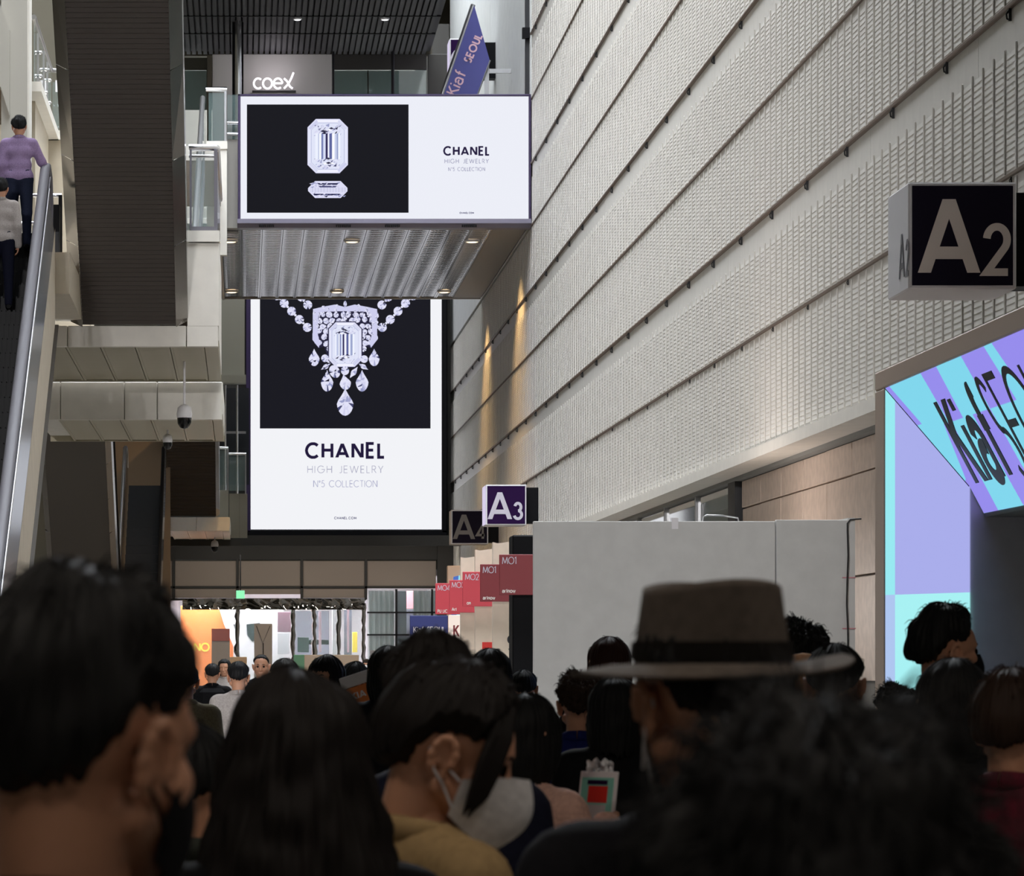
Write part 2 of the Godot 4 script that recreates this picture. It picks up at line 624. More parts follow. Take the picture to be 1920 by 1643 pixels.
func bridge():
	var b := thing("footbridge", "wide indoor footbridge with a ribbed metal underside crossing the hall behind the upper screen", "footbridge")
	slab("deck", Vector3(-0.52, 11.7, -93.4), Vector3(WALL - 0.05, 13.3, -111.4), "soffit_plain", b)
	var pan := pan_strip(0.483, 17.9, 0.4)
	for k in 13:
		place("soffit_panel", pan, M["soffit_metal"], b, Transform3D(Basis(), Vector3(-0.5 + 0.483 * k, 11.6, -93.45)))
	slab("soffit_margin", Vector3(-0.5 + 0.483 * 13, 11.6, -93.4), Vector3(WALL - 0.06, 11.7, -111.4), "soffit_plain", b)
	slab("edge_beam", Vector3(-0.54, 11.58, -111.4), Vector3(WALL - 0.06, 13.3, -111.55), "soffit_plain", b)
	slab("edge_beam", Vector3(-0.54, 11.56, -93.0), Vector3(WALL - 0.06, 13.3, -93.4), "soffit_plain", b)
	slab("side_cheek", Vector3(-0.56, 11.56, -93.0), Vector3(-0.5, 13.3, -111.5), "white_panel", b)
	# left of the screen: a balustrade on a white base panel
	slab("base_panel", Vector3(-0.82, 10.9, -92.6), Vector3(-0.36, 13.32, -92.9), "white_panel", b)
	slab("base_cap", Vector3(-0.83, 13.32, -92.55), Vector3(-0.35, 13.5, -92.95), "white_panel", b)
	slab("glass_pane", Vector3(-0.78, 13.5, -92.7), Vector3(-0.4, 14.62, -92.74), "glass_green", b)
	var st := begin()
	tube(st, [Vector3(-0.84, 14.7, -92.72), Vector3(-0.36, 14.7, -92.72)], 0.06, 12)
	obj("handrail", st, M["chrome"], b)
	slab("post", Vector3(-0.42, 13.5, -92.68), Vector3(-0.37, 14.68, -92.76), "brushed_steel", b)
	# the frames on the lit parapet beside the screen
	slab("parapet", Vector3(-0.36, 11.6, -94.2), Vector3(-0.1, 13.75, -94.5), "soffit_plain", b)
	for y in [14.12, 13.86]:
		st = begin()
		tube(st, [Vector3(-0.36, y, -94.1), Vector3(-0.1, y, -94.1)], 0.045, 10)
		obj("rail", st, M["chrome"], b)
	slab("glass_pane", Vector3(-0.36, 13.75, -94.3), Vector3(-0.1, 14.8, -94.33), "glass_green", b)


# ---------------------------------------------------------------- the wall behind the bridge
func back_wall():
	var w := structure("wall_back")
	var z := -106.8
	slab("gallery_wall", Vector3(-5, 13.0, -117.5), Vector3(5.0, 17.6, -117.8), "white_panel", w)
	slab("gallery_floor", Vector3(-5, 13.0, -107.2), Vector3(5.0, 13.2, -117.8), "smooth_grey", w)
	slab("core", Vector3(-12, 17.6, z - 0.2), Vector3(5.0, 28, z - 0.5), "olive_dark", w)
	# glass and grey panels between 15.6 and 17.6 m
	var y0 := 13.3
	for p in [[-2.4, -0.94, 13.3, 17.2, "glass"], [-0.94, -0.8, 13.3, 17.6, "olive_dark"], [-0.8, 2.39, 13.3, 17.62, "smooth_dark"], [2.4, 4.86, 17.21, 17.62, "facade_dark"], [2.4, 3.3, 13.3, 17.2, "glass"], [3.32, 4.86, 13.3, 17.2, "glass"], [4.88, 5.5, 13.3, 17.62, "facade_dark"]]:
		if p[4] == "smooth_dark" and not M.has("smooth_dark"):
			mt("smooth_dark", c8(206, 204, 200), 0.5)
		var st := begin()
		span(st, Vector3(p[0], p[2], z), Vector3(p[1] - 0.015, p[3], z - 0.15), 0.01)
		obj("panel", st, M[p[4]], w)
	for q in [[2.37, 0.035], [3.93, 0.045]]:
		var st := begin()
		tube(st, [Vector3(q[0], 13.0, z + 0.7), Vector3(q[0], 17.6, z + 0.7)], q[1], 8)
		obj("pole", st, M["dark_metal"], w)
	var sc := begin()
	tube(sc, [Vector3(-0.11, 13.0, -101), Vector3(-0.11, 17.7, -101)], 0.085, 16)
	tag(obj("column", sc, M["chrome"]), "slender polished steel column rising behind the upper screen at its left end", "column")
	sc = begin()
	span(sc, Vector3(-0.26, 13.0, -101.2), Vector3(0.02, 17.7, -101.5))
	tag(obj("column_casing", sc, M["black"]), "black square casing right behind the polished steel column", "column")
	# neon word
	var n := thing("neon_sign", "white neon word on the grey wall above the upper screen", "neon sign", Vector3(0, 0, 0))
	var s := 0.0
	var kx := 106.0 / F
	for l in strokes("coex", 0.40, 0.045):
		var pts := []
		for q in l:
			pts.append(Vector3(at(476, 166, 106.2).x + q.x * 0.95, at(476, 165, 106.2).y + q.y, -106.3))
		sc = begin()
		tube(sc, pts, 0.026, 8)
		obj("tube", sc, M["neon_white"], n)
	sc = begin()
	span(sc, Vector3(0.25, 16.6, -106.5), Vector3(1.4, 16.62, -106.8))
	obj("bracket", sc, M["dark_metal"], n)
	var o := OmniLight3D.new()
	o.name = "neon_light"
	o.light_color = c8(255, 245, 255)
	o.light_energy = 0.5
	o.light_size = 0.3
	o.omni_range = 30.0
	o.omni_attenuation = 2.0
	o.shadow_enabled = true
	n.add_child(o)
	o.position = Vector3(0.8, 16.85, -105.9)


# ---------------------------------------------------------------- escalators and balconies on the left
func escalator_under(called, label, xl, xr, lower: Vector2, upper: Vector2, m, ribs, wide):
	# an escalator that climbs towards the camera, seen from below; lower and upper are (distance, height) of its underside
	var e := thing(called, label, "escalator")
	var a := Vector3(0, lower.y, -lower.x)
	var b := Vector3(0, upper.y, -upper.x)
	var dir := (b - a).normalized()
	var nrm := Vector3(0, -dir.z, dir.y)
	if nrm.y > 0:
		nrm = -nrm
	var len := (b - a).length()
	var st := begin()
	var n := int(len / ribs) if ribs > 0 else 1
	var p := func(x, s, o) -> Vector3: return a + Vector3(x, 0, 0) + dir * s + nrm * o
	if ribs > 0:
		for i in n:
			var s := len * i / n
			var q := len * (i + 0.5) / n
			var r := len * (i + 1.0) / n
			face(st, [p.call(xl, s, -0.03), p.call(xr, s, -0.03), p.call(xr, q, 0.0), p.call(xl, q, 0.0)], p.call((xl + xr) / 2, q, -1))
			face(st, [p.call(xl, q, 0.0), p.call(xr, q, 0.0), p.call(xr, r, -0.03), p.call(xl, r, -0.03)], p.call((xl + xr) / 2, q, -1))
	else:
		face(st, [p.call(xl, 0, 0), p.call(xr, 0, 0), p.call(xr, len, 0), p.call(xl, len, 0)], p.call(0, len / 2, -1))
	obj("soffit", st, M[m], e)
	# polished side claddings: a narrow slope, then the upright side up to the handrail
	for s in [[xl, -1], [xr, 1]]:
		st = begin()
		var o: float = s[1] * wide
		var k := 9
		for i in k:
			var s0 := len * i / k
			var s1 := len * (i + 1) / k - 0.015
			var dent: float = 0.02 * wob.get_noise_1d(i * 3.1 + s[1])
			var dent2: float = 0.02 * wob.get_noise_1d(i * 5.7 + s[1] + 9)
			face(st, [p.call(s[0], s0, 0.01), p.call(s[0] + o, s0, -0.10 + dent), p.call(s[0] + o, s1, -0.10 + dent2), p.call(s[0], s1, 0.01)], p.call((xl + xr) / 2, (s0 + s1) / 2, -0.6))
			face(st, [p.call(s[0] + o, s0, -0.10 + dent), p.call(s[0] + o, s1, -0.10 + dent2), p.call(s[0] + o, s1, -0.85), p.call(s[0] + o, s0, -0.85)], p.call((xl + xr) / 2, (s0 + s1) / 2, -0.6))
		obj("side_cladding", st, M["stained_steel"], e)
		st = begin()
		tube(st, [p.call(s[0] + o * 0.6, 0, -1.75), p.call(s[0] + o * 0.6, len, -1.75)], 0.045, 8)
		obj("handrail", st, M["black"], e)
		st = begin()
		face(st, [p.call(s[0] + o * 0.6, 0, -0.85), p.call(s[0] + o * 0.6, len, -0.85), p.call(s[0] + o * 0.6, len, -1.72), p.call(s[0] + o * 0.6, 0, -1.72)], p.call((xl + xr) / 2, len / 2, -1))
		obj("balustrade", st, M["glass_green"], e)
	st = begin()
	for i in 3:
		face(st, [p.call(xl, len * i / 3.0, -0.8), p.call(xr, len * i / 3.0, -0.8), p.call(xr, len * (i + 1) / 3.0, -0.8), p.call(xl, len * (i + 1) / 3.0, -0.8)], p.call((xl + xr) / 2, len / 2, 0))
	obj("tread_belt", st, M["step_dark"], e)
	return e


func soffit_slab(called, label, lo: Vector3, hi: Vector3, margin: float, joints: Array):
	# a balcony: front faces in separate panels, pans below
	var t := thing(called, label, "balcony")
	slab("deck", lo + Vector3(0, 0.1, -0.15), hi, "white_panel", t)
	var xs := [lo.x] + joints + [hi.x]
	for i in xs.size() - 1:
		var st := begin()
		span(st, Vector3(xs[i], lo.y, lo.z), Vector3(xs[i + 1] - 0.012, hi.y, lo.z - 0.15), 0.008)
		obj("front_panel", st, M["white_panel"], t)
	var n := int((hi.x - margin - lo.x) / 0.5)
	var pan := pan_strip(0.5, absf(hi.z - lo.z) - 0.3, 0.16)
	for k in n:
		place("soffit_panel", pan, M["soffit_warm"], t, Transform3D(Basis(), Vector3(hi.x - margin - 0.5 * (k + 1), lo.y + 0.01, lo.z - 0.2)))
	slab("soffit_margin", Vector3(hi.x - margin, lo.y + 0.005, lo.z - 0.12), Vector3(hi.x - 0.01, lo.y + 0.1, hi.z), "soffit_warm", t)
	slab("back_edge", Vector3(lo.x, lo.y, hi.z + 0.1), Vector3(hi.x, lo.y + 0.1, hi.z), "soffit_warm", t)
	return t


func left_side():
	mt("pillar_grey", c8(178, 174, 164), 0.6)
	mt("soffit_warm", c8(176, 168, 146), 0.4, 0.45)
	# the tall white wall and pillar at the far left
	var w := structure("wall_left")
	slab("pillar", Vector3(-3.36, 6.2, -56.4), Vector3(-3.0, 17.5, -57.2), "pillar_grey", w)
	slab("pillar_edge", Vector3(-3.0, 6.2, -56.45), Vector3(-2.97, 12.0, -57.1), "white_panel", w)
	var st := begin()
	var g := func(px, py) -> Vector2: return Vector2((px - VX) / F * 56.6, EYE + (VY - py) / F * 56.6)
	prism(st, PackedVector2Array([g.call(-260, -400), g.call(22, -400), g.call(22, 222), g.call(-120, -140)]), -56.6, -57.0)
	obj("sloped_wall", st, M["pillar_grey"], w)
	st = begin()
	prism(st, PackedVector2Array([g.call(-260, 40), g.call(2, 160), g.call(20, 216), g.call(-260, 216)]), -56.8, -57.6)
	obj("sloped_soffit", st, M["brown_wall"], w)
	slab("window_pane", Vector3(-6.0, 10.9, -56.45), Vector3(-3.37, 14.0, -56.5), "glass_sheen", w)
	st = begin()
	prism(st, PackedVector2Array([g.call(-260, -700), g.call(20, 62), g.call(20, 222), g.call(4, 170), g.call(-260, -80)]), -56.3, -56.55)
	obj("sloped_wall", st, M["pillar_grey"], w)
	slab("lower_wall", Vector3(-9, 6.9, -58.6), Vector3(-3.0, 9.72, -62.6), "beige_panel", w)
	slab("landing_wall", Vector3(-9, 6.5, -63.0), Vector3(-2.36, 9.72, -64.4), "beige_panel", w)
	slab("landing_cap", Vector3(-3.05, 9.72, -57.6), Vector3(-2.86, 9.86, -63.1), "white_panel", w)
	slab("landing_cap", Vector3(-3.05, 9.72, -62.9), Vector3(-2.5, 9.86, -63.1), "white_panel", w)
	slab("dark_wall", Vector3(-9, 9.8, -76), Vector3(-2.0, 18, -76.4), "olive_dark", w)
	var bl := thing("balustrade", "glass balustrade with round steel posts on the upper landing beside the white pillar", "balustrade")
	slab("glass_pane", Vector3(-2.98, 9.86, -57.8), Vector3(-2.96, 10.72, -62.7), "glass", bl)
	slab("glass_pane", Vector3(-2.95, 9.86, -62.85), Vector3(-2.85, 10.6, -62.88), "glass_green", bl)
	st = begin()
	tube(st, [Vector3(-2.97, 10.78, -57.6), Vector3(-2.97, 10.78, -62.8), Vector3(-2.86, 10.78, -62.9)], 0.035, 10)
	obj("handrail", st, M["brushed_steel"], bl)
	for d in [58.6, 60.3, 61.4]:
		st = begin()
		tube(st, [Vector3(-2.97, 9.86, -d), Vector3(-2.97, 10.7, -d)], 0.025, 8)
		obj("post", st, M["brushed_steel"], bl)
		for y in [10.08, 10.42]:
			st = begin()
			lathe(st, [Vector2(0, -0.03), Vector2(0.03, -0.02), Vector2(0.04, 0), Vector2(0.03, 0.02), Vector2(0, 0.03)], Vector3(-2.93, y, -d), 10)
			obj("clamp", st, M["chrome"], bl)
	slab("notice", Vector3(-2.9, 10.44, -62.78), Vector3(-2.79, 10.62, -62.8), "sign_white", bl)

	# escalator that climbs away from the camera, two riders on it
	var e := thing("escalator", "escalator with polished steel side climbing away at the far left edge", "escalator")
	var hy := func(d) -> float: return 8.07 - (52.8 - d) * 0.517
	var k := 0
	for i in 36:
		var d := 53.4 - 0.4 * i
		var y: float = hy.call(d) - 1.1 - 0.0
		if y < 0.05:
			break
		st = begin()
		span(st, Vector3(-3.62, y - 0.24, -d), Vector3(-2.66, y - 0.02, -d - 0.42))
		for q in 16:
			span(st, Vector3(-3.61 + 0.06 * q, y - 0.22, -d + 0.012), Vector3(-3.58 + 0.06 * q, y, -d - 0.41))
		obj("step", st, M["step_dark"], e)
	for s in [[-2.57, 1.0], [-3.77, -1.0]]:
		var x: float = s[0]
		var rail := [Vector3(x, 0.55, -37.6), Vector3(x, 0.95, -37.4), Vector3(x, 1.0, -38.0), Vector3(x, 1.05, -38.9)]
		for i in 13:
			var d := 39.6 + 1.09 * i
			rail.append(Vector3(x, hy.call(d), -d))
		rail += [Vector3(x, 8.1, -53.0), Vector3(x, 8.0, -53.5), Vector3(x, 7.7, -53.75), Vector3(x, 7.4, -53.6)]
		st = begin()
		tube(st, rail, 0.065, 10, true, 0.6)
		obj("handrail", st, M["rail_grey"] if M.has("rail_grey") else mt("rail_grey", c8(104, 102, 110), 0.6, 0.0), e)
		st = begin()
		var lo := 39.2
		for i in 13:
			var d0: float = lo + 1.05 * i
			var d1: float = minf(d0 + 1.03, 52.9)
			face(st, [Vector3(x, hy.call(d0) - 0.62, -d0), Vector3(x, hy.call(d1) - 0.62, -d1), Vector3(x, hy.call(d1) - 0.04, -d1), Vector3(x, hy.call(d0) - 0.04, -d0)], Vector3(x - s[1], hy.call(d0), -d0))
		obj("balustrade", st, M["brushed_steel"], e)
		# polished outer deck and side
		st = begin()
		var xo: float = x + 0.08 * s[1]
		var a := func(d, o) -> Vector3: return Vector3(xo, hy.call(d) + o, -d)
		face(st, [a.call(39.2, -0.06), a.call(52.0, -0.06), a.call(53.6, -1.2), a.call(39.2, -1.2)], Vector3(x - s[1], 5, -47))
		obj("polished_side", st, M["steel_blue"], e)
		st = begin()
		face(st, [a.call(39.2, -0.06), a.call(52.6, -0.06), a.call(52.6, -0.06) - Vector3(0.1 * s[1], 0, 0), a.call(39.2, -0.06) - Vector3(0.1 * s[1], 0, 0)], Vector3(x, 3, -47))
		obj("deck_board", st, M["rail_grey"], e)
		st = begin()
		tube(st, [a.call(39.2, -0.06), a.call(52.2, -0.06)], 0.014, 6)
		obj("edge_trim", st, M["brushed_steel"], e)
		st = begin()
		face(st, [a.call(39.2, -1.22), a.call(53.8, -1.22), a.call(53.8, -2.5), a.call(40.6, -2.5)], Vector3(x - s[1], 3, -47))
		obj("truss_cladding", st, M["beige_panel"], e)
	st = begin()
	face(st, [Vector3(-2.44, hy.call(41.2) - 2.5, -41.2), Vector3(-3.87, hy.call(41.2) - 2.5, -41.2), Vector3(-3.87, hy.call(53.8) - 2.5, -53.8), Vector3(-2.44, hy.call(53.8) - 2.5, -53.8)], Vector3(-3, 9, -47))
	obj("soffit", st, M["underside_grey"], e)
	slab("landing", Vector3(-4.2, 6.5, -53.8), Vector3(-2.3, 7.05, -58.2), "beige_panel", e)
	for y in [8.0, 7.62]:
		st = begin()
		tube(st, [Vector3(-4.2, y, -55.5), Vector3(-2.48, y, -55.5)], 0.03, 8)
		obj("guard_rail", st, M["chrome"], e)
	slab("guard_box", Vector3(-2.62, 7.1, -54.4), Vector3(-2.46, 7.75, -54.7), "dark_metal", e)
	for x in [-4.1, -2.52]:
		slab("guard_post", Vector3(x, 7.05, -55.47), Vector3(x + 0.05, 8.0, -55.53), "dark_metal", e)

	# the dark ribbed escalator overhead
	escalator_under("escalator", "overhead escalator showing its dark ribbed underside between mirror-polished side strips", -2.29, -0.954, Vector2(58.0, 6.41), Vector2(44.0, 15.4), "rib_dark", 0.1, 0.17)
	var s1 = soffit_slab("balcony", "white balcony at the foot of the overhead ribbed escalator", Vector3(-3.6, 6.12, -58.0), Vector3(-0.34, 6.42, -65.2), 0.2, [-2.5, -0.8])
	slab("upstand", Vector3(-0.79, 6.42, -58.0), Vector3(-0.34, 7.6, -58.2), "white_panel", s1)
	slab("upstand", Vector3(-0.79, 7.62, -57.96), Vector3(-0.33, 7.78, -58.24), "white_panel", s1)
	slab("side_wall", Vector3(-0.39, 6.42, -58.2), Vector3(-0.34, 7.78, -65.0), "white_panel", s1)
	var bal := thing("balustrade", "glass balustrade with chrome handrail on the balcony right of the overhead escalator", "balustrade")
	slab("glass_pane", Vector3(-0.73, 7.8, -58.08), Vector3(-0.4, 8.92, -58.1), "glass_green", bal)
	slab("side_pane", Vector3(-0.375, 7.8, -58.2), Vector3(-0.36, 8.92, -64.6), "glass_green", bal)
	slab("sill", Vector3(-0.75, 7.78, -58.0), Vector3(-0.36, 7.84, -58.16), "rail_grey", bal)
	st = begin()
	tube(st, [Vector3(-0.77, 8.98, -58.09), Vector3(-0.4, 8.98, -58.09), Vector3(-0.37, 8.98, -58.2), Vector3(-0.37, 8.98, -64.6)], 0.05, 12)
	obj("handrail", st, M["chrome"], bal)
	st = begin()
	tube(st, [Vector3(-0.77, 8.86, -58.09), Vector3(-0.38, 8.86, -58.09)], 0.025, 8)
	obj("lower_rail", st, M["brushed_steel"], bal)
	slab("post", Vector3(-0.41, 7.8, -58.04), Vector3(-0.36, 8.95, -58.14), "rail_grey", bal)
	slab("post", Vector3(-0.76, 7.8, -58.05), Vector3(-0.73, 8.95, -58.13), "rail_grey", bal)
	# an escalator further back, its pale blue glass side seen edge on through the balustrade
	var e4 := thing("escalator", "narrow view of an escalator with pale blue glass side behind the balcony balustrade", "escalator")
	st = begin()
	prism(st, PackedVector2Array([Vector2(66.0, 6.9), Vector2(84, 12.3), Vector2(84, 13.25), Vector2(66.0, 7.85)]), 0, 0.06, Transform3D(Basis(Vector3(0, 0, -1), Vector3(0, 1, 0), Vector3(1, 0, 0)), Vector3(-0.86, 0, 0)))
	obj("glass_side", st, M["glass_blue"], e4)
	st = begin()
	tube(st, [Vector3(-0.83, 7.9, -66), Vector3(-0.83, 13.3, -84)], 0.05, 8)
	obj("handrail", st, M["brushed_steel"], e4)
	st = begin()
	prism(st, PackedVector2Array([Vector2(66, 6.4), Vector2(84, 11.6), Vector2(84, 12.3), Vector2(66, 6.9)]), 0, 0.12, Transform3D(Basis(Vector3(0, 0, -1), Vector3(0, 1, 0), Vector3(1, 0, 0)), Vector3(-0.9, 0, 0)))
	obj("truss_cladding", st, M["brushed_steel"], e4)
	slab("newel", Vector3(-0.72, 6.42, -62.5), Vector3(-0.55, 8.2, -62.8), "dark_metal", e4)
	slab("landing", Vector3(-3.3, 12.0, -84), Vector3(-0.5, 12.3, -92.5), "white_panel", e4)

	soffit_slab("balcony", "second white balcony with paler front band below and behind the first", Vector3(-3.4, 5.51, -65.3), Vector3(-0.32, 6.12, -71.8), 0.16, [-2.93, -1.9, -1.37])
	# lower escalators in the shade
	escalator_under("escalator", "shaded escalator with plain dark grey underside below the second balcony", -4.19, -2.9, Vector2(95.0, 0.25), Vector2(85.0, 6.5), "underside_grey", 0, 0.12)
	escalator_under("escalator", "small dark ribbed escalator underside further back, just left of the lower screen", -2.08, -0.75, Vector2(114.0, 5.67), Vector2(104.6, 11.7), "rib_dark", 0.14, 0.1)
	soffit_slab("balcony", "shaded balcony at the foot of the farthest escalator", Vector3(-2.3, 5.28, -114.0), Vector3(-0.36, 5.67, -124), 0.2, [-1.3])
	var e7 := thing("escalator", "dark stepped escalator between black balustrades climbing away in the shade", "escalator")
	for i in 26:
		var d := 95.0 + 0.4 * i
		st = begin()
		span(st, Vector3(-2.95, 0.1 + 0.234 * i, -d), Vector3(-2.12, 0.32 + 0.234 * i, -d - 0.42))
		obj("step", st, M["step_dark"], e7)
	for x in [-3.05, -2.05]:
		st = begin()
		var pts := [Vector3(x, 0.9, -93.6), Vector3(x, 1.1, -94.4)]
		for i in 12:
			pts.append(Vector3(x, 1.35 + 0.585 * i * 0.9, -95.2 - 0.9 * i))
		pts += [Vector3(x, 7.2, -105.8), Vector3(x, 7.1, -106.3), Vector3(x, 6.7, -106.4)]
		tube(st, pts, 0.05, 8)
		obj("handrail", st, M["brushed_steel"] if x < -2.5 else M["black"], e7)
		st = begin()
		prism(st, PackedVector2Array([Vector2(94.0, 0.0), Vector2(95.0, 0), Vector2(106.2, 6.2), Vector2(106.2, 7.0), Vector2(105.4, 7.1), Vector2(95.0, 1.2), Vector2(94.0, 0.9)]), -0.04, 0.04, Transform3D(Basis(Vector3(0, 0, -1), Vector3(0, 1, 0), Vector3(1, 0, 0)), Vector3(x, 0, 0)))
		obj("balustrade", st, M["black_gloss"], e7)
	var bw := structure("wall_back")
	slab("brown_panel", Vector3(-4.6, 0, -112.0), Vector3(-2.0, 9.0, -112.4), "brown_wall", bw)
	# the grey wall, the dark glass and the balcony left of the lower screen
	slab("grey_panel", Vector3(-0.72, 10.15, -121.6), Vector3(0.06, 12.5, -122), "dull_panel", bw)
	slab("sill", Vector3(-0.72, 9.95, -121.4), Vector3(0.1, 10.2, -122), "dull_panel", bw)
	slab("dark_glass", Vector3(-2.4, 7.0, -123.6), Vector3(0.2, 9.95, -123.7), "glass_dark", bw)
	for x in [-0.53, -0.17]:
		st = begin()
		tube(st, [Vector3(x, 6.4, -123.0), Vector3(x, 10.0, -123.0)], 0.035, 8)
		obj("pole", st, M["chrome"], bw)
	slab("transom", Vector3(-0.75, 8.55, -123.4), Vector3(0.1, 8.62, -123.5), "brushed_steel", bw)
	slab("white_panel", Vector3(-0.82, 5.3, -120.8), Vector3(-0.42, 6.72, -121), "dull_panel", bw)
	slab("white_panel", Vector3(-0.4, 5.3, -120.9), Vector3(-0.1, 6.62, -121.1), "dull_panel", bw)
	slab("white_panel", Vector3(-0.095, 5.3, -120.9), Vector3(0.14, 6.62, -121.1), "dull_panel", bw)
	var bb := thing("balustrade", "small glass balustrade in the shade beside the lower screen", "balustrade")
	for q in [[-0.8, -0.43, 7.98], [-0.41, 0.1, 7.8]]:
		slab("glass_pane", Vector3(q[0], 6.7, -120.85), Vector3(q[1], q[2] - 0.06, -120.88), "glass", bb)
		st = begin()
		tube(st, [Vector3(q[0], q[2], -120.86), Vector3(q[1], q[2], -120.86)], 0.04, 8)
		obj("handrail", st, M["chrome"], bb)
		slab("post", Vector3(q[1] - 0.03, 6.6, -120.84), Vector3(q[1] + 0.01, q[2], -120.9), "brushed_steel", bb)


# ---------------------------------------------------------------- lettering from strokes
func arc(cx, cy, rx, ry, a0, a1) -> Array:
	var n := maxi(6, int(absf(a1 - a0) / 10.0))
	var p := []
	for i in n + 1:
		var a := deg_to_rad(lerpf(a0, a1, i / float(n)))
		p.append(Vector2(cx + rx * cos(a), cy + ry * sin(a)))
	return p


func V(a: Array) -> Array:
	var p := []
	for i in range(0, a.size(), 2):
		p.append(Vector2(a[i], a[i + 1]))
	return p


func glyph(ch: String) -> Array:     # [advance, strokes], capitals one unit high
	match ch:
		"A": return [0.84, [V([0, 0, 0.42, 1]), V([0.84, 0, 0.42, 1]), V([0.15, 0.27, 0.69, 0.27])]]
		"C": return [0.88, [arc(0.5, 0.5, 0.5, 0.5, 45, 315)]]
		"E": return [0.5, [V([0.5, 1, 0, 1, 0, 0, 0.5, 0]), V([0, 0.52, 0.46, 0.52])]]
		"G": return [1.0, [arc(0.5, 0.5, 0.5, 0.5, 45, 360) + V([0.55, 0.5])]]
		"H": return [0.68, [V([0, 0, 0, 1]), V([0.68, 0, 0.68, 1]), V([0, 0.52, 0.68, 0.52])]]
		"I": return [0.02, [V([0, 0, 0, 1])]]
		"J": return [0.3, [V([0.3, 1]) + arc(0.14, 0.18, 0.16, 0.18, 0, -130)]]
		"K": return [0.6, [V([0, 0, 0, 1]), V([0.55, 1, 0.04, 0.46]), V([0.18, 0.6, 0.6, 0])]]
		"L": return [0.42, [V([0, 1, 0, 0, 0.42, 0])]]
		"M": return [0.95, [V([0, 0, 0.1, 1]), V([0.1, 1, 0.475, 0.1]), V([0.475, 0.1, 0.85, 1]), V([0.85, 1, 0.95, 0])]]
		"N": return [0.72, [V([0, 0, 0, 1]), V([0.03, 1, 0.69, 0]), V([0.72, 0, 0.72, 1])]]
		"O": return [1.0, [arc(0.5, 0.5, 0.5, 0.5, 90, 450)]]
		"P": return [0.5, [V([0, 0, 0, 1]) + arc(0.25, 0.75, 0.25, 0.25, 90, -90) + V([0, 0.5])]]
		"R": return [0.55, [V([0, 0, 0, 1]) + arc(0.25, 0.75, 0.25, 0.25, 90, -90) + V([0, 0.5]), V([0.22, 0.5, 0.55, 0])]]
		"S": return [0.5, [arc(0.26, 0.74, 0.21, 0.26, 35, 270) + arc(0.25, 0.24, 0.25, 0.24, 90, -145)]]
		"T": return [0.56, [V([0.28, 0, 0.28, 1]), V([0, 1, 0.56, 1])]]
		"U": return [0.62, [V([0, 1]) + arc(0.31, 0.31, 0.31, 0.31, 180, 360) + V([0.62, 1])]]
		"W": return [1.2, [V([0, 1, 0.3, 0]), V([0.3, 0, 0.6, 1]), V([0.6, 1, 0.9, 0]), V([0.9, 0, 1.2, 1])]]
		"Y": return [0.64, [V([0, 1, 0.32, 0.44]), V([0.64, 1, 0.32, 0.44]), V([0.32, 0.5, 0.32, 0])]]
		"1": return [0.22, [V([0, 0.84, 0.2, 1, 0.2, 0])]]
		"2": return [0.56, [arc(0.28, 0.72, 0.26, 0.28, 175, -40) + V([0.02, 0, 0.56, 0])]]
		"3": return [0.54, [arc(0.26, 0.75, 0.22, 0.25, 165, -85), arc(0.26, 0.26, 0.27, 0.26, 85, -165)]]
		"4": return [0.58, [V([0.44, 0, 0.44, 1, 0, 0.26, 0.58, 0.26])]]
		"5": return [0.5, [V([0.46, 1, 0.12, 1, 0.05, 0.55]) + arc(0.23, 0.32, 0.27, 0.32, 110, -140)]]
		"9": return [0.5, [arc(0.25, 0.7, 0.25, 0.3, 0, 360) + V([0.5, 0.4, 0.2, 0])]]
		"º": return [0.22, [arc(0.11, 0.85, 0.1, 0.12, 0, 360)]]
		".": return [0.05, [V([0, 0, 0, 0.08])]]
		"a": return [0.56, [arc(0.28, 0.42, 0.25, 0.24, 160, 0) + V([0.53, 0]), arc(0.27, 0.19, 0.26, 0.19, 65, 330)]]
		"c": return [0.52, [arc(0.3, 0.33, 0.3, 0.33, 50, 310)]]
		"e": return [0.6, [V([0, 0.34, 0.6, 0.34]) + arc(0.3, 0.33, 0.3, 0.33, 2, 310)]]
		"f": return [0.34, [V([0.14, 0, 0.14, 0.75]) + arc(0.3, 0.8, 0.16, 0.2, 180, 80), V([0, 0.62, 0.32, 0.62])]]
		"i": return [0.02, [V([0, 0, 0, 0.66]), V([0, 0.84, 0, 0.98])]]
		"n": return [0.46, [V([0, 0, 0, 0.66]), V([0, 0.4]) + arc(0.23, 0.42, 0.23, 0.24, 180, 0) + V([0.46, 0])]]
		"o": return [0.62, [arc(0.31, 0.33, 0.31, 0.33, 0, 360)]]
		"r": return [0.28, [V([0, 0, 0, 0.66]), V([0, 0.4]) + arc(0.2, 0.44, 0.2, 0.22, 180, 70)]]
		"t": return [0.3, [V([0.14, 0, 0.14, 0.92]), V([0, 0.64, 0.3, 0.64])]]
		"w": return [0.78, [V([0, 0.66, 0.2, 0, 0.39, 0.6, 0.58, 0, 0.78, 0.66])]]
		"x": return [0.62, [V([0, 0.66, 0.2, 0.5, 0.42, 0.12, 0.6, 0]), V([0, 0, 0.3, 0.3, 0.5, 0.66, 0.66, 1.05])]]
	return [0.4, []]


func strokes(text: String, height: float, gap: float, wide := 1.0) -> Array:
	var out := []
	var x := 0.0
	for ch in text:
		var g := glyph(ch)
		for l in g[1]:
			var p := []
			for q in l:
				p.append(Vector2(x + q.x * height * wide, q.y * height))
			out.append(p)
		x += g[0] * height * wide + gap
	return out


func width_of(lines: Array) -> float:
	var w := 0.0
	for l in lines:
		for q in l:
			w = maxf(w, q.x)
	return w


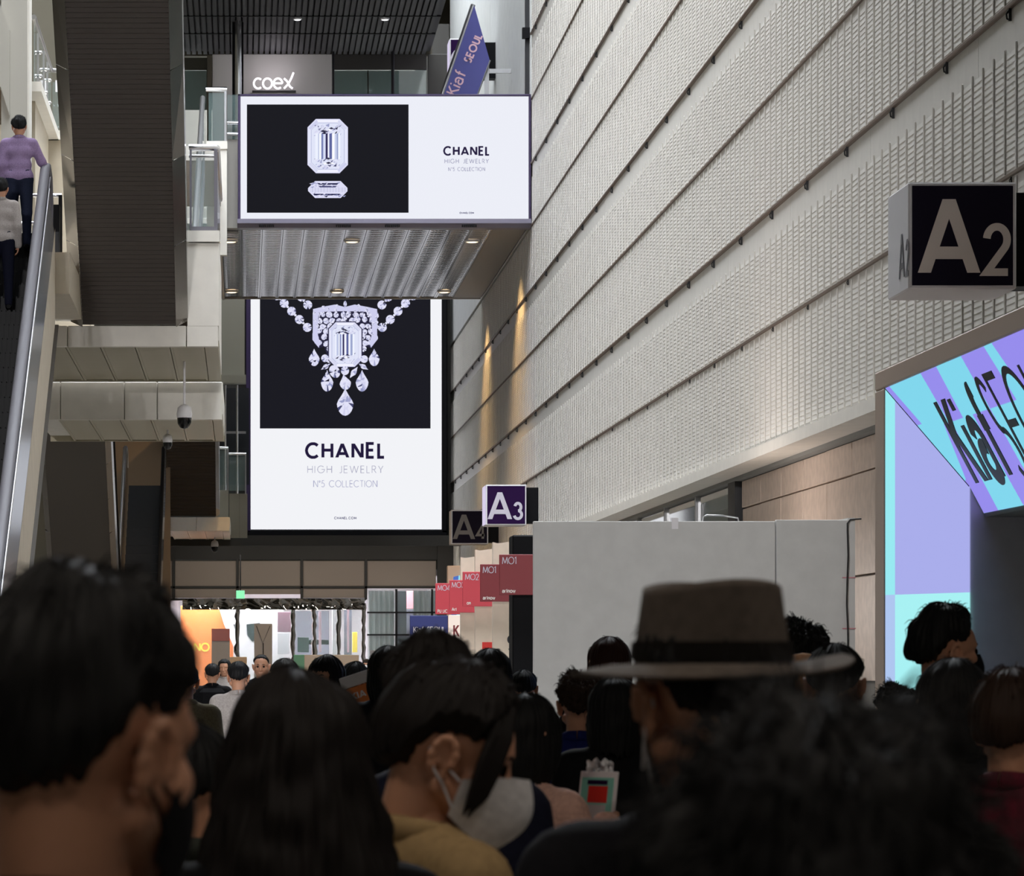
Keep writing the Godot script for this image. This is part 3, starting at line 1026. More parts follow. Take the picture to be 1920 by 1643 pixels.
func ribbon(pts: Array, w: float) -> Array:     # left and right edge of a stroke with mitred corners
	var closed: bool = pts.size() > 3 and pts[0].distance_to(pts[pts.size() - 1]) < 0.0001
	var n := pts.size() - (1 if closed else 0)
	var l := []
	var r := []
	for i in n:
		var a: Vector2 = pts[(i - 1 + n) % n] if closed or i > 0 else pts[i]
		var b: Vector2 = pts[(i + 1) % n] if closed or i < n - 1 else pts[i]
		var d0: Vector2 = (pts[i] - a).normalized()
		var d1: Vector2 = (b - pts[i]).normalized()
		if d0 == Vector2.ZERO: d0 = d1
		if d1 == Vector2.ZERO: d1 = d0
		var t := (d0 + d1).normalized()
		var m := Vector2(-t.y, t.x) * (w * 0.5 / maxf(0.45, absf(t.dot(d1))))
		if n == 2 and absf(t.y) > 0.4:          # straight slanted strokes end level
			m = Vector2(-w * 0.5 / t.y, 0)
		l.append(pts[i] + m)
		r.append(pts[i] - m)
	if closed:
		l.append(l[0])
		r.append(r[0])
	return [l, r]


func letters(called: String, lines: Array, w: float, thick: float, m: Material, parent, xf: Transform3D) -> MeshInstance3D:
	# raised or inlaid letters, their face at local z = thick
	var st := begin()
	var k := 0
	for p in lines:
		var e := ribbon(p, w)
		var z := thick + 0.0004 * (k % 3)
		k += 1
		for i in e[0].size() - 1:
			var a := Vector3(e[1][i].x, e[1][i].y, z)
			var b := Vector3(e[1][i + 1].x, e[1][i + 1].y, z)
			var c := Vector3(e[0][i + 1].x, e[0][i + 1].y, z)
			var d := Vector3(e[0][i].x, e[0][i].y, z)
			quad(st, a, b, c, d)
			var o := Vector3(0, 0, -z)
			quad(st, a + o, b + o, b, a)
			quad(st, d, c, c + o, d + o)
		var s: int = e[0].size() - 1
		for i in [0, s]:
			var a := Vector3(e[0][i].x, e[0][i].y, 0)
			var b := Vector3(e[1][i].x, e[1][i].y, 0)
			var q := [a, b, b + Vector3(0, 0, z), a + Vector3(0, 0, z)]
			face(st, q, Vector3(p[1].x, p[1].y, 0) if i == 0 else Vector3(p[p.size() - 2].x, p[p.size() - 2].y, 0))
	return obj(called, st, m, parent, xf)


# ---------------------------------------------------------------- pictures on the LED screens
func fill(im: Image, pts: Array, col: Color):
	var lo := 1e9
	var hi := -1e9
	for p in pts:
		lo = minf(lo, p.y)
		hi = maxf(hi, p.y)
	for y in range(maxi(0, int(ceil(lo - 0.5))), mini(im.get_height() - 1, int(floor(hi - 0.5))) + 1):
		var xs := []
		var fy := y + 0.5
		for i in pts.size():
			var a: Vector2 = pts[i]
			var b: Vector2 = pts[(i + 1) % pts.size()]
			if (a.y <= fy) != (b.y <= fy):
				xs.append(a.x + (fy - a.y) / (b.y - a.y) * (b.x - a.x))
		xs.sort()
		for i in range(0, xs.size() - 1, 2):
			var x0 := maxi(0, int(round(xs[i])))
			var x1 := mini(im.get_width(), int(round(xs[i + 1])))
			if x1 > x0:
				im.fill_rect(Rect2i(x0, y, x1 - x0, 1), col)


func write(im: Image, text: String, cx: float, base: float, height: float, gap: float, w: float, col: Color, wide := 1.0):
	var s := strokes(text, height, gap, wide)
	var half := width_of(s) * 0.5
	for l in s:
		var e := ribbon(l, w)
		for i in e[0].size() - 1:
			var q := []
			for p in [e[0][i], e[0][i + 1], e[1][i + 1], e[1][i]]:
				q.append(Vector2(cx - half + p.x, base - p.y))
			fill(im, q, col)


func gem_tone() -> Color:
	var v := rng.randf()
	if v < 0.62:
		return Color8(232, 232, 250).lerp(Color8(206, 206, 236), rng.randf())
	if v < 0.86:
		return Color8(180, 180, 216).lerp(Color8(140, 146, 190), rng.randf())
	return Color8(70, 72, 110) if v < 0.96 else Color8(30, 28, 50)


func octagon(cx, cy, w, h, cut) -> Array:
	return [Vector2(cx - w + cut, cy - h), Vector2(cx + w - cut, cy - h), Vector2(cx + w, cy - h + cut), Vector2(cx + w, cy + h - cut), Vector2(cx + w - cut, cy + h), Vector2(cx - w + cut, cy + h), Vector2(cx - w, cy + h - cut), Vector2(cx - w, cy - h + cut)]


func step_cut(im: Image, cx, cy, w, h):            # an emerald-cut stone from above
	fill(im, octagon(cx, cy, w, h, w * 0.42), Color8(214, 214, 242))
	fill(im, octagon(cx, cy, w * 0.97, h * 0.975, w * 0.41), Color8(236, 236, 252))
	for k in 8:
		var o := octagon(cx, cy, w * 0.96, h * 0.97, w * 0.41)
		var i2 := octagon(cx, cy, w * 0.84, h * 0.87, w * 0.36)
		fill(im, [o[k], o[(k + 1) % 8], i2[(k + 1) % 8], i2[k]], [Color8(240, 240, 254), Color8(214, 216, 240), Color8(228, 230, 250), Color8(206, 208, 238)][k % 4])
	fill(im, octagon(cx, cy, w * 0.83, h * 0.86, w * 0.355), Color8(176, 182, 216))
	fill(im, octagon(cx, cy, w * 0.805, h * 0.84, w * 0.34), Color8(224, 228, 248))
	for k in 150:                                   # broken facets at both ends
		var y: float = cy + (-1 if k % 2 else 1) * h * rng.randf_range(0.4, 0.8)
		var x: float = cx + w * rng.randf_range(-0.62, 0.62)
		var r: float = w * rng.randf_range(0.04, 0.12)
		fill(im, [Vector2(x - r, y + r * rng.randf()), Vector2(x + r * rng.randf_range(0.3, 1.2), y - r * rng.randf()), Vector2(x + r * rng.randf_range(-0.5, 0.5), y + r * 0.8)], gem_tone())
	var tones := [Color8(236, 240, 254), Color8(190, 198, 228), Color8(248, 250, 255), Color8(120, 130, 180), Color8(214, 220, 244), Color8(56, 52, 92), Color8(240, 242, 255), Color8(96, 104, 158), Color8(250, 250, 255), Color8(200, 208, 236), Color8(150, 160, 200), Color8(240, 244, 255)]
	var x0: float = cx - w * 0.62
	for k in tones.size():                         # long steps down the middle
		var x1: float = x0 + w * 1.24 / tones.size() * rng.randf_range(0.6, 1.4)
		x1 = minf(x1, cx + w * 0.64)
		fill(im, [Vector2(x0, cy - h * 0.45), Vector2(x1, cy - h * 0.48), Vector2(x1, cy + h * 0.47), Vector2(x0, cy + h * 0.5)], tones[k])
		x0 = x1
	for k in 14:
		var y: float = cy + (-1 if k % 2 else 1) * h * rng.randf_range(0.46, 0.7)
		var x: float = cx + w * rng.randf_range(-0.25, 0.25)
		fill(im, [Vector2(x - w * 0.12, y), Vector2(x, y - h * 0.04), Vector2(x + w * 0.14, y + h * 0.01), Vector2(x, y + h * 0.03)], Color8(40, 38, 66) if k % 3 else Color8(250, 250, 255))


func blob(cx, cy, rx, ry, turn := 0.0, point := 0.0, both := false) -> Array:   # round, pear (point up) or marquise outline
	var p := []
	for i in 22:
		var a := TAU * i / 22
		var x: float = sin(a) * rx
		var y: float = -cos(a) * ry
		var s := cos(a)
		if point > 0.0:
			if s > 0.0 or both:
				x *= 1.0 - point * absf(s) ** 0.8
		p.append(Vector2(cx, cy) + Vector2(x, y).rotated(turn))
	return p


func gem(im: Image, outline: Array):
	var c := Vector2.ZERO
	for p in outline:
		c += p
	c /= outline.size()
	fill(im, outline, Color8(226, 226, 248))
	for i in outline.size():
		if rng.randf() < 0.6:
			fill(im, [outline[i], outline[(i + 1) % outline.size()], c.lerp(outline[i], rng.randf_range(0.0, 0.5))], gem_tone())
	for k in 6:
		var o: Vector2 = c + (outline[rng.randi() % outline.size()] - c) * rng.randf_range(0.1, 0.6)
		var r: float = (outline[0] - c).length() * 0.22
		fill(im, [o + Vector2(-r, r * rng.randf()), o + Vector2(r, -r * rng.randf()), o + Vector2(r * rng.randf(), r)], gem_tone())


func picture(im: Image) -> StandardMaterial3D:
	var t := ImageTexture.create_from_image(im)
	var m := StandardMaterial3D.new()
	m.albedo_color = Color(0.01, 0.01, 0.012)
	m.roughness = 0.6
	m.metallic_specular = 0.12
	m.emission_enabled = true
	m.emission = Color.WHITE
	m.emission_operator = BaseMaterial3D.EMISSION_OP_MULTIPLY
	m.emission_texture = t
	m.emission_energy_multiplier = 1.0
	return m


func screens():
	# upper, wide screen on the front of the bridge
	var im := Image.create(1080, 460, false, Image.FORMAT_RGB8)
	im.fill(Color8(236, 238, 247))
	im.fill_rect(Rect2i(24, 30, 606, 406), Color8(22, 22, 28))
	step_cut(im, 327, 186, 76, 102)
	fill(im, octagon(327, 349, 74, 32, 26), Color8(222, 222, 246))
	for q in [[-40, -24, 40, -18, 30], [-36, -14, 34, -8, 80], [-56, 16, 50, 22, 30]]:
		fill(im, [Vector2(327 + q[0], 349 + q[1]), Vector2(327 + q[2], 349 + q[1]), Vector2(327 + q[2] - 6, 349 + q[3]), Vector2(327 + q[0] + 6, 349 + q[3])], Color8(q[4], q[4], q[4] + 40))
	for k in 24:
		var x := 262.0 + k * 5.6
		fill(im, [Vector2(x, 341), Vector2(x + 2, 341), Vector2(x + 2, 359), Vector2(x, 359)], Color8(176, 178, 208) if k % 2 else Color8(206, 208, 232))
	for k in 36:
		var x := rng.randf_range(265, 390)
		var y := 349 + (rng.randf_range(-26, -8) if k % 2 else rng.randf_range(12, 27))
		fill(im, [Vector2(x - 8, y), Vector2(x + 7, y - 3), Vector2(x, y + 4)], gem_tone())
	write(im, "CHANEL", 848, 219, 30, 11, 6.5, Color8(36, 28, 62), 0.94)
	write(im, "HIGH JEWELRY", 848, 250, 15, 5.5, 1.8, Color8(150, 150, 178))
	write(im, "Nº5 COLLECTION", 848, 279, 13, 3.5, 1.6, Color8(150, 150, 178), 0.85)
	write(im, "CHANEL.COM", 848, 439, 5, 2, 1.6, Color8(90, 90, 120))
	var s := thing("led_screen", "wide LED screen showing a rectangular cut diamond, hung on the front of the footbridge", "screen")
	var z := -92.4
	var p := func(px, py) -> Vector3: return at(px, py, 92.4)
	var st := begin()
	quad_uv(st, p.call(451, 411), p.call(991, 411), p.call(991, 181), p.call(451, 181))
	obj("display", st, picture(im), s)
	st = begin()
	var lo: Vector3 = p.call(446, 417)
	var hi: Vector3 = p.call(995, 177)
	span(st, Vector3(lo.x, lo.y, z - 0.02), Vector3(hi.x, hi.y, z - 0.5), 0.03)
	obj("cabinet", st, M["bezel_purple"], s)
	for q in [[446, 417, 451, 177], [991, 417, 995.5, 177], [446, 181, 995, 177]]:
		st = begin()
		var a: Vector3 = p.call(q[0], q[1])
		var b: Vector3 = p.call(q[2], q[3])
		span(st, Vector3(a.x, a.y, z + 0.06), Vector3(b.x, b.y, z - 0.1), 0.012)
		obj("bezel", st, M["bezel_purple"], s)
	st = begin()
	var a2: Vector3 = p.call(445, 427)
	var b2: Vector3 = p.call(996, 411)
	prism(st, PackedVector2Array([Vector2(z + 0.08, b2.y), Vector2(z - 0.45, b2.y), Vector2(z - 0.45, a2.y), Vector2(z - 0.05, a2.y), Vector2(z + 0.08, b2.y - 0.1)]), a2.x, b2.x, Transform3D(Basis(Vector3(0, 0, 1), Vector3(0, 1, 0), Vector3(1, 0, 0)), Vector3.ZERO))
	obj("bottom_housing", st, M["bezel_grey"], s)
	for x in [500, 644, 736, 880]:
		for k in 8:
			st = begin()
			var c: Vector3 = p.call(x - 13 + k * 3.6, 424)
			box(st, Vector3(c.x, c.y, z + 0.02), Vector3(0.03, 0.05, 0.06))
			obj("vent_slot", st, M["black"], s)
	area(s, Vector3((lo.x + hi.x) / 2, (lo.y + hi.y) / 2, z + 0.12), Vector3(0, 0, 1), Vector2(6.4, 2.6), c8(236, 238, 250), 0.7)

	# lower, upright screen beyond the bridge
	im = Image.create(720, 1190, false, Image.FORMAT_RGB8)
	im.fill(Color8(242, 243, 247))
	im.fill_rect(Rect2i(35, 30, 643, 780), Color8(26, 26, 33))
	# crop coordinates of the necklace: (500 + x / 6.4, 550 + y / 6.4) in the frame, the picture's pixel (0, 0) being (470, 400)
	var n := func(x: float, y: float) -> Vector2: return Vector2((500 + x / 6.4 - 470) * 2.011, (550 + y / 6.4 - 400) * 2.007)
	var g := 0.314
	for side in [-1, 1]:
		for q in [[-450, 410], [-545, 315], [-638, 215], [-728, 120], [-818, 30], [-905, -60], [-445, 140], [-520, 45], [-600, -50]]:
			var c: Vector2 = n.call(938 + side * -q[0], q[1])
			gem(im, blob(c.x, c.y, 54 * g, 54 * g))
			var c2: Vector2 = n.call(938 + side * (-q[0] + 48), q[1] - 52)
			fill(im, blob(c2.x, c2.y, 15 * g, 15 * g), Color8(230, 230, 248))
	var body := []
	for q in [[570, 190], [660, 165], [820, 135], [938, 165], [1060, 135], [1220, 165], [1310, 190], [1318, 480], [1320, 560], [1260, 660], [1200, 640], [1120, 840], [760, 840], [690, 640], [620, 660], [550, 560], [556, 470]]:
		body.append(n.call(q[0], q[1]))
	fill(im, body, Color8(40, 38, 62))
	for k in 90:                                   # cluster of small stones with dark gaps
		var c: Vector2 = n.call(600 + 78 * (k % 10) + 30 * ((k / 10) % 2) + rng.randf_range(-12, 12), 255 + 68 * (k / 10) + rng.randf_range(-10, 10))
		if Geometry2D.is_point_in_polygon(c, PackedVector2Array(body)):
			gem(im, blob(c.x, c.y, rng.randf_range(30, 40) * g, rng.randf_range(34, 46) * g, rng.randf() * 3.0, 0.5 if k % 3 == 0 else 0.0, k % 2 == 0))
	var bar := [[[555, 190], [660, 165], [820, 135], [938, 165], [938, 215], [700, 222], [620, 235], [612, 480], [640, 600], [625, 655], [550, 560]], [[1325, 190], [1216, 165], [1056, 135], [938, 165], [938, 215], [1176, 222], [1256, 235], [1264, 480], [1236, 600], [1251, 655], [1326, 560]]]
	for b in bar:
		var q := []
		for v in b:
			q.append(n.call(v[0], v[1]))
		fill(im, q, Color8(206, 206, 238))
		for k in 90:
			var c: Vector2 = n.call(rng.randf_range(550, 1330), rng.randf_range(140, 560))
			if Geometry2D.is_point_in_polygon(c, PackedVector2Array(q)):
				gem(im, blob(c.x, c.y, 17 * g, 19 * g))
	var o: Vector2 = n.call(942, 615)
	fill(im, octagon(o.x, o.y, 208 * g, 278 * g, 90 * g), Color8(40, 38, 62))
	step_cut(im, o.x, o.y, 196 * g, 268 * g)
	for q in [[710, 880, 36, 70, 1.0, 2], [815, 940, 62, 80, -0.5, 0], [940, 930, 50, 52, 0, 0], [1045, 950, 40, 85, 0.6, 2], [1160, 880, 36, 70, -1.0, 2], [940, 1065, 70, 95, -0.2, 1], [570, 770, 66, 105, 0, 1], [1290, 770, 66, 105, 0, 1], [725, 1050, 76, 130, 0, 1], [1145, 1050, 78, 130, 0, 1], [942, 1305, 102, 165, 0, 1], [942, 130, 20, 40, 0, 0], [700, 780, 46, 46, 0, 0], [1170, 790, 46, 46, 0, 0]]:
		var c: Vector2 = n.call(q[0], q[1])
		gem(im, blob(c.x, c.y, q[2] * g, q[3] * g, q[4], 0.9 if q[5] else 0.0, q[5] == 2))
	write(im, "CHANEL", 357, 919, 52, 19, 11, Color8(34, 26, 58), 0.94)
	write(im, "HIGH JEWELRY", 357, 977, 26, 9.5, 2.2, Color8(168, 168, 190))
	write(im, "Nº5 COLLECTION", 357, 1030, 24, 5, 2.2, Color8(170, 172, 200), 0.88)
	write(im, "CHANEL.COM", 357, 1151, 8, 3, 1.8, Color8(110, 110, 135))
	s = thing("led_screen", "tall upright LED screen showing a diamond necklace beyond the footbridge", "screen")
	z = -126.6
	p = func(px, py) -> Vector3: return at(px, py, 126.6)
	st = begin()
	quad_uv(st, p.call(470, 993), p.call(828, 993), p.call(828, 400), p.call(470, 400))
	obj("display", st, picture(im), s)
	st = begin()
	lo = p.call(461, 1014)
	hi = p.call(839, 392)
	span(st, Vector3(lo.x, lo.y, z - 0.03), Vector3(hi.x, hi.y, z - 0.8), 0.04)
	obj("cabinet", st, M["black"], s)
	for q in [[461, 1000, 470, 392], [828, 1000, 838, 392], [461, 400, 838, 392], [461, 1014, 838, 994]]:
		st = begin()
		var a: Vector3 = p.call(q[0], q[1])
		var b: Vector3 = p.call(q[2], q[3])
		span(st, Vector3(a.x, a.y, z + 0.1), Vector3(b.x, b.y, z - 0.2), 0.02)
		obj("bezel", st, M["bezel_purple"] if q[0] == 461 and q[2] == 470 else M["black"], s)
	area(s, Vector3((lo.x + hi.x) / 2, (lo.y + hi.y) / 2 - 1.0, z + 0.16), Vector3(0, 0, 1), Vector2(5.6, 9.4), c8(236, 238, 250), 3.0)


# ---------------------------------------------------------------- the lit portal on the right
func portal():
	var o := thing("led_portal", "large splayed doorway portal faced with lilac and turquoise LED panels under the nearest hall sign", "portal")
	var lav := glow("led_lavender", c8(168, 172, 234), 1.0)
	var teal := glow("led_teal", c8(150, 232, 240), 1.0)
	var aqua := glow("led_aqua", c8(166, 240, 242), 1.0)
	var ice := glow("led_ice", c8(172, 196, 238), 1.0)
	# far pillar face, splayed from (5.2, 32.8) to (5.65, 31.5)
	var q := func(t: float, y: float) -> Vector3: return Vector3(lerpf(5.2, 5.65, t), y, -lerpf(32.8, 31.5, t))
	var top := func(t: float) -> float: return 3.83 - 1.06 * t * 0.45 / 0.56
	var sp := 0.12
	var split := 2.155
	for r in [[0.0, sp, split, 9.0, teal], [sp, 1.0, split, 9.0, lav], [0.0, sp, 0.0, split, ice], [sp, 1.0, 0.0, split, aqua]]:
		var st := begin()
		quad(st, q.call(r[0], r[2]), q.call(r[1], r[2]), q.call(r[1], minf(r[3], top.call(r[1]))), q.call(r[0], minf(r[3], top.call(r[0]))))
		obj("display", st, r[4], o)
	# lintel face: stripes of the two colours over its length, changing over at two thirds of its height
	var im := Image.create(1024, 160, false, Image.FORMAT_RGB8)
	var P := Color8(150, 140, 236)
	var T := Color8(128, 214, 236)
	im.fill(P)
	var u := func(d) -> float: return (33.0 - d) / 8.0 * 1024.0
	for r in [[32.6, 31.1, 32.0, 31.0], [30.4, 29.35, 30.4, 29.3], [28.45, 28.15, 28.3, 27.9], [26.6, 25.6, 26.4, 25.4]]:
		fill(im, [Vector2(u.call(r[0]), 0), Vector2(u.call(r[1]), 0), Vector2(u.call(r[3]), 58), Vector2(u.call(r[2]), 58)], T)
	fill(im, [Vector2(u.call(32.4), 50), Vector2(u.call(31.2), 50), Vector2(u.call(31.5), 120), Vector2(u.call(32.2), 140)], T)
	for r in [[30.9, 30.0, 30.9, 29.9], [29.3, 28.0, 29.2, 27.8], [27.2, 26.4, 27.0, 26.2]]:
		fill(im, [Vector2(u.call(r[0]), 58), Vector2(u.call(r[1]), 58), Vector2(u.call(r[3]), 160), Vector2(u.call(r[2]), 160)], T)
	var st := begin()
	var pt := func(v: float, d: float) -> Vector3: return Vector3(5.76 - 0.56 * v, 2.77 + 1.06 * v, -d)   # v = 1 at the top edge
	var put := func(v: float, d: float):
		st.set_uv(Vector2((33.0 - d) / 8.0, 1.0 - v))
		st.add_vertex(pt.call(v, d))
	for t in [[[1.0, 32.8], [0.1964, 31.5], [0.1964, 25.0]], [[1.0, 32.8], [0.1964, 25.0], [1.0, 25.0]], [[0.1964, 31.5], [0.0, 31.5], [0.0, 25.0]], [[0.1964, 31.5], [0.0, 25.0], [0.1964, 25.0]]]:
		for k in [0, 2, 1]:
			put.call(t[k][0], t[k][1])
	obj("display", st, picture(im), o)
	# dark writing on the lintel, reading towards the camera
	var up := Vector3(-0.56, 1.06, 0).normalized()
	var out := Vector3(-1.06, -0.56, 0).normalized()
	var base: Vector3 = pt.call(0.21, 31.05) + out * 0.012
	letters("lettering", strokes("Kiaf", 0.70, 0.17, 0.92), 0.125, 0.006, M["letter_black"], o, Transform3D(Basis(Vector3(0, 0, 1), up, out), base))
	letters("lettering", strokes("SEOUL", 0.78, 0.12, 0.86), 0.06, 0.006, M["letter_black"], o, Transform3D(Basis(Vector3(0, 0, 1), up, out), base + Vector3(0, 0, 1.72) - up * 0.04))
	st = begin()
	tube(st, [q.call(0.0, 3.83) + Vector3(-0.006, 0, 0.004), q.call(1.0, 2.98) + Vector3(-0.006, 0, 0.004)], 0.0035, 5)
	obj("corner_seam", st, M["black"], o)
	# frame round it and the body behind it
	var f = M["portal_frame"]
	st = begin()
	span(st, Vector3(5.19, 0, -32.8), Vector3(5.32, 3.83, -33.27), 0.01)
	obj("frame_post", st, f, o)
	st = begin()
	span(st, Vector3(5.19, 3.835, -24.6), Vector3(5.32, 3.985, -33.27), 0.01)
	obj("frame_head", st, f, o)
	st = begin()
	span(st, Vector3(5.3, 3.84, -24.6), Vector3(WALL, 3.98, -33.2))
	obj("roof_panel", st, f, o)
	st = begin()
	span(st, Vector3(5.3, 0, -33.1), Vector3(WALL, 3.9, -33.2))
	obj("end_panel", st, f, o)
	st = begin()
	span(st, Vector3(5.66, 0, -31.52), Vector3(7.0, 3.0, -31.7))
	obj("jamb", st, M["booth_white"], o)
	st = begin()
	span(st, Vector3(5.77, 2.74, -25.0), Vector3(7.0, 2.8, -31.6))
	obj("head_soffit", st, M["roof_grey"], o)
	st = begin()
	face(st, [Vector3(5.65, 0, -25.6), Vector3(5.2, 0, -24.9), Vector3(5.2, 3.83, -24.9), Vector3(5.65, 2.98, -25.6)], Vector3(5.6, 1, -24.5))
	obj("display", st, lav, o)
	st = begin()
	span(st, Vector3(5.19, 0, -24.6), Vector3(5.32, 3.98, -24.95), 0.01)
	obj("frame_post", st, f, o)
	var l := area(o, Vector3(5.35, 1.7, -31.95), Vector3(-0.95, 0, 0.33), Vector2(1.2, 3.0), c8(160, 196, 238), 1.2)
	l.name = "portal_light"
	var l2 := area(o, Vector3(5.40, 3.22, -28.8), Vector3(-1.06, -0.56, 0), Vector2(6.4, 1.0), c8(150, 170, 238), 1.5)
	l2.name = "portal_light"


# ---------------------------------------------------------------- hall signs
func hall_sign(label, d, x0, x1, y0, y1, depth, panel, lit, text: Array):
	var s := thing("hall_sign", label, "sign")
	var st := begin()
	span(st, Vector3(x0, y0, -d), Vector3(x1, y1, -d - depth), 0.012)
	obj("case", st, M["sign_white"], s)
	st = begin()
	span(st, Vector3(x0 + 0.03, y0 + 0.03, -d + 0.012), Vector3(x1 - 0.03, y1 - 0.03, -d - 0.02))
	obj("face_panel", st, panel, s)
	var w: float = x1 - x0
	for t in text:
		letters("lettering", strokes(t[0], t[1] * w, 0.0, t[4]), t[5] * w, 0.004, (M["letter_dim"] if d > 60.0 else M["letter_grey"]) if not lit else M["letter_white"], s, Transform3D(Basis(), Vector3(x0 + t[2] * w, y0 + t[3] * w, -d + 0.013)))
	if lit:
		st = begin()
		span(st, Vector3(x0 - 0.012, y0 + 0.02, -d - 0.05), Vector3(x0 + 0.01, y1 - 0.02, -d - depth + 0.05))
		obj("lit_side", st, M["sign_edge"], s)
		area(s, Vector3(x0 - 0.03, (y0 + y1) / 2, -d - depth / 2), Vector3(-1, 0, 0), Vector2(depth, y1 - y0), c8(230, 220, 250), 0.2)
	slab("wall_bracket", Vector3(x1, y0 + 0.05, -d - 0.3), Vector3(WALL, y1 - 0.05, -d - 0.75), "black", s)
	return s


func hall_signs():
	var s = hall_sign("big square hall sign, dim, dark face reading A2, nearest on the ribbed wall", 33.0, 5.42, 6.3, 4.65, 5.52, 1.05, M["sign_navy"], false, [["A", 0.68, 0.145, 0.15, 0.80, 0.115], ["2", 0.42, 0.715, 0.155, 0.86, 0.07]])
	for t in [["A", 0.36, 0.28, 0.62], ["2", 0.26, 0.29, 0.96]]:
		letters("lettering", strokes(t[0], t[1], 0, 0.8), 0.045, 0.003, M["slate_blue"], s, Transform3D(Basis(Vector3(0, 0, 1), Vector3(0, 1, 0), Vector3(-1, 0, 0)), Vector3(5.417, 4.65 + t[2] - 0.16, -34.05 + t[3])))
	hall_sign("square hall sign with violet face and lit white edge reading A3", 90.0, 5.4, 6.3, 4.64, 5.54, 1.2, M["sign_violet"], true, [["A", 0.66, 0.10, 0.15, 0.88, 0.11], ["3", 0.38, 0.70, 0.16, 0.9, 0.07]])
	hall_sign("dim square hall sign reading A4 behind the violet lit one", 104.0, 5.35, 6.3, 4.62, 5.5, 1.0, M["sign_navy"], false, [["A", 0.66, 0.10, 0.14, 0.88, 0.11], ["4", 0.38, 0.70, 0.15, 0.9, 0.07]])
	hall_sign("square purple hall sign with a white C, half hidden by the blue slanted banner", 105.0, 5.36, 6.26, 16.72, 17.75, 1.0, M["sign_violet"], true, [["C", 0.72, 0.09, 0.13, 0.95, 0.15]])
	# slanted banner
	var b := thing("banner", "slanted blue banner board with pink lettering above the right end of the upper screen", "banner")
	var g := func(px, py) -> Vector2: return Vector2((px - VX) / F * 99.0, EYE + (VY - py) / F * 99.0)
	var st := begin()
	prism(st, PackedVector2Array([g.call(889, 10), g.call(918, 112), g.call(868, 250), g.call(806, 250)]), -99.0, -99.1)
	obj("board", st, M["banner_blue"], b)
	var e0: Vector2 = g.call(806, 250)
	var e1: Vector2 = g.call(889, 8)
	st = begin()
	tube(st, [Vector3(e0.x - 0.02, e0.y, -99.05), Vector3(e1.x - 0.02, e1.y, -99.05)], 0.06, 6)
	obj("edge_profile", st, M["brushed_steel"], b)
	e0 = g.call(918, 112)
	e1 = g.call(868, 250)
	st = begin()
	tube(st, [Vector3(e0.x, e0.y, -99.05), Vector3(e1.x, e1.y, -99.05)], 0.035, 6)
	obj("edge_profile", st, M["brushed_steel"], b)
	var t0: Vector2 = g.call(856, 180)
	var ang := 1.16
	var bs := Basis(Vector3(cos(ang), sin(ang), 0), Vector3(-sin(ang), cos(ang), 0), Vector3(0, 0, 1))
	letters("lettering", strokes("Kiaf", 0.27, 0.06), 0.04, 0.01, M["banner_pink"], b, Transform3D(bs, Vector3(t0.x, t0.y, -98.998)))
	var t1: Vector2 = g.call(882, 118)
	letters("lettering", strokes("SEOUL", 0.17, 0.05), 0.04, 0.01, M["banner_pink"], b, Transform3D(bs, Vector3(t1.x, t1.y, -98.998)))
	slab("post", Vector3(5.92, 12.9, -99.2), Vector3(6.03, 16.2, -99.3), "brushed_steel", b)
	slab("post", Vector3(6.03, 16.0, -99.05), Vector3(WALL - 0.035, 16.1, -99.15), "brushed_steel", b)


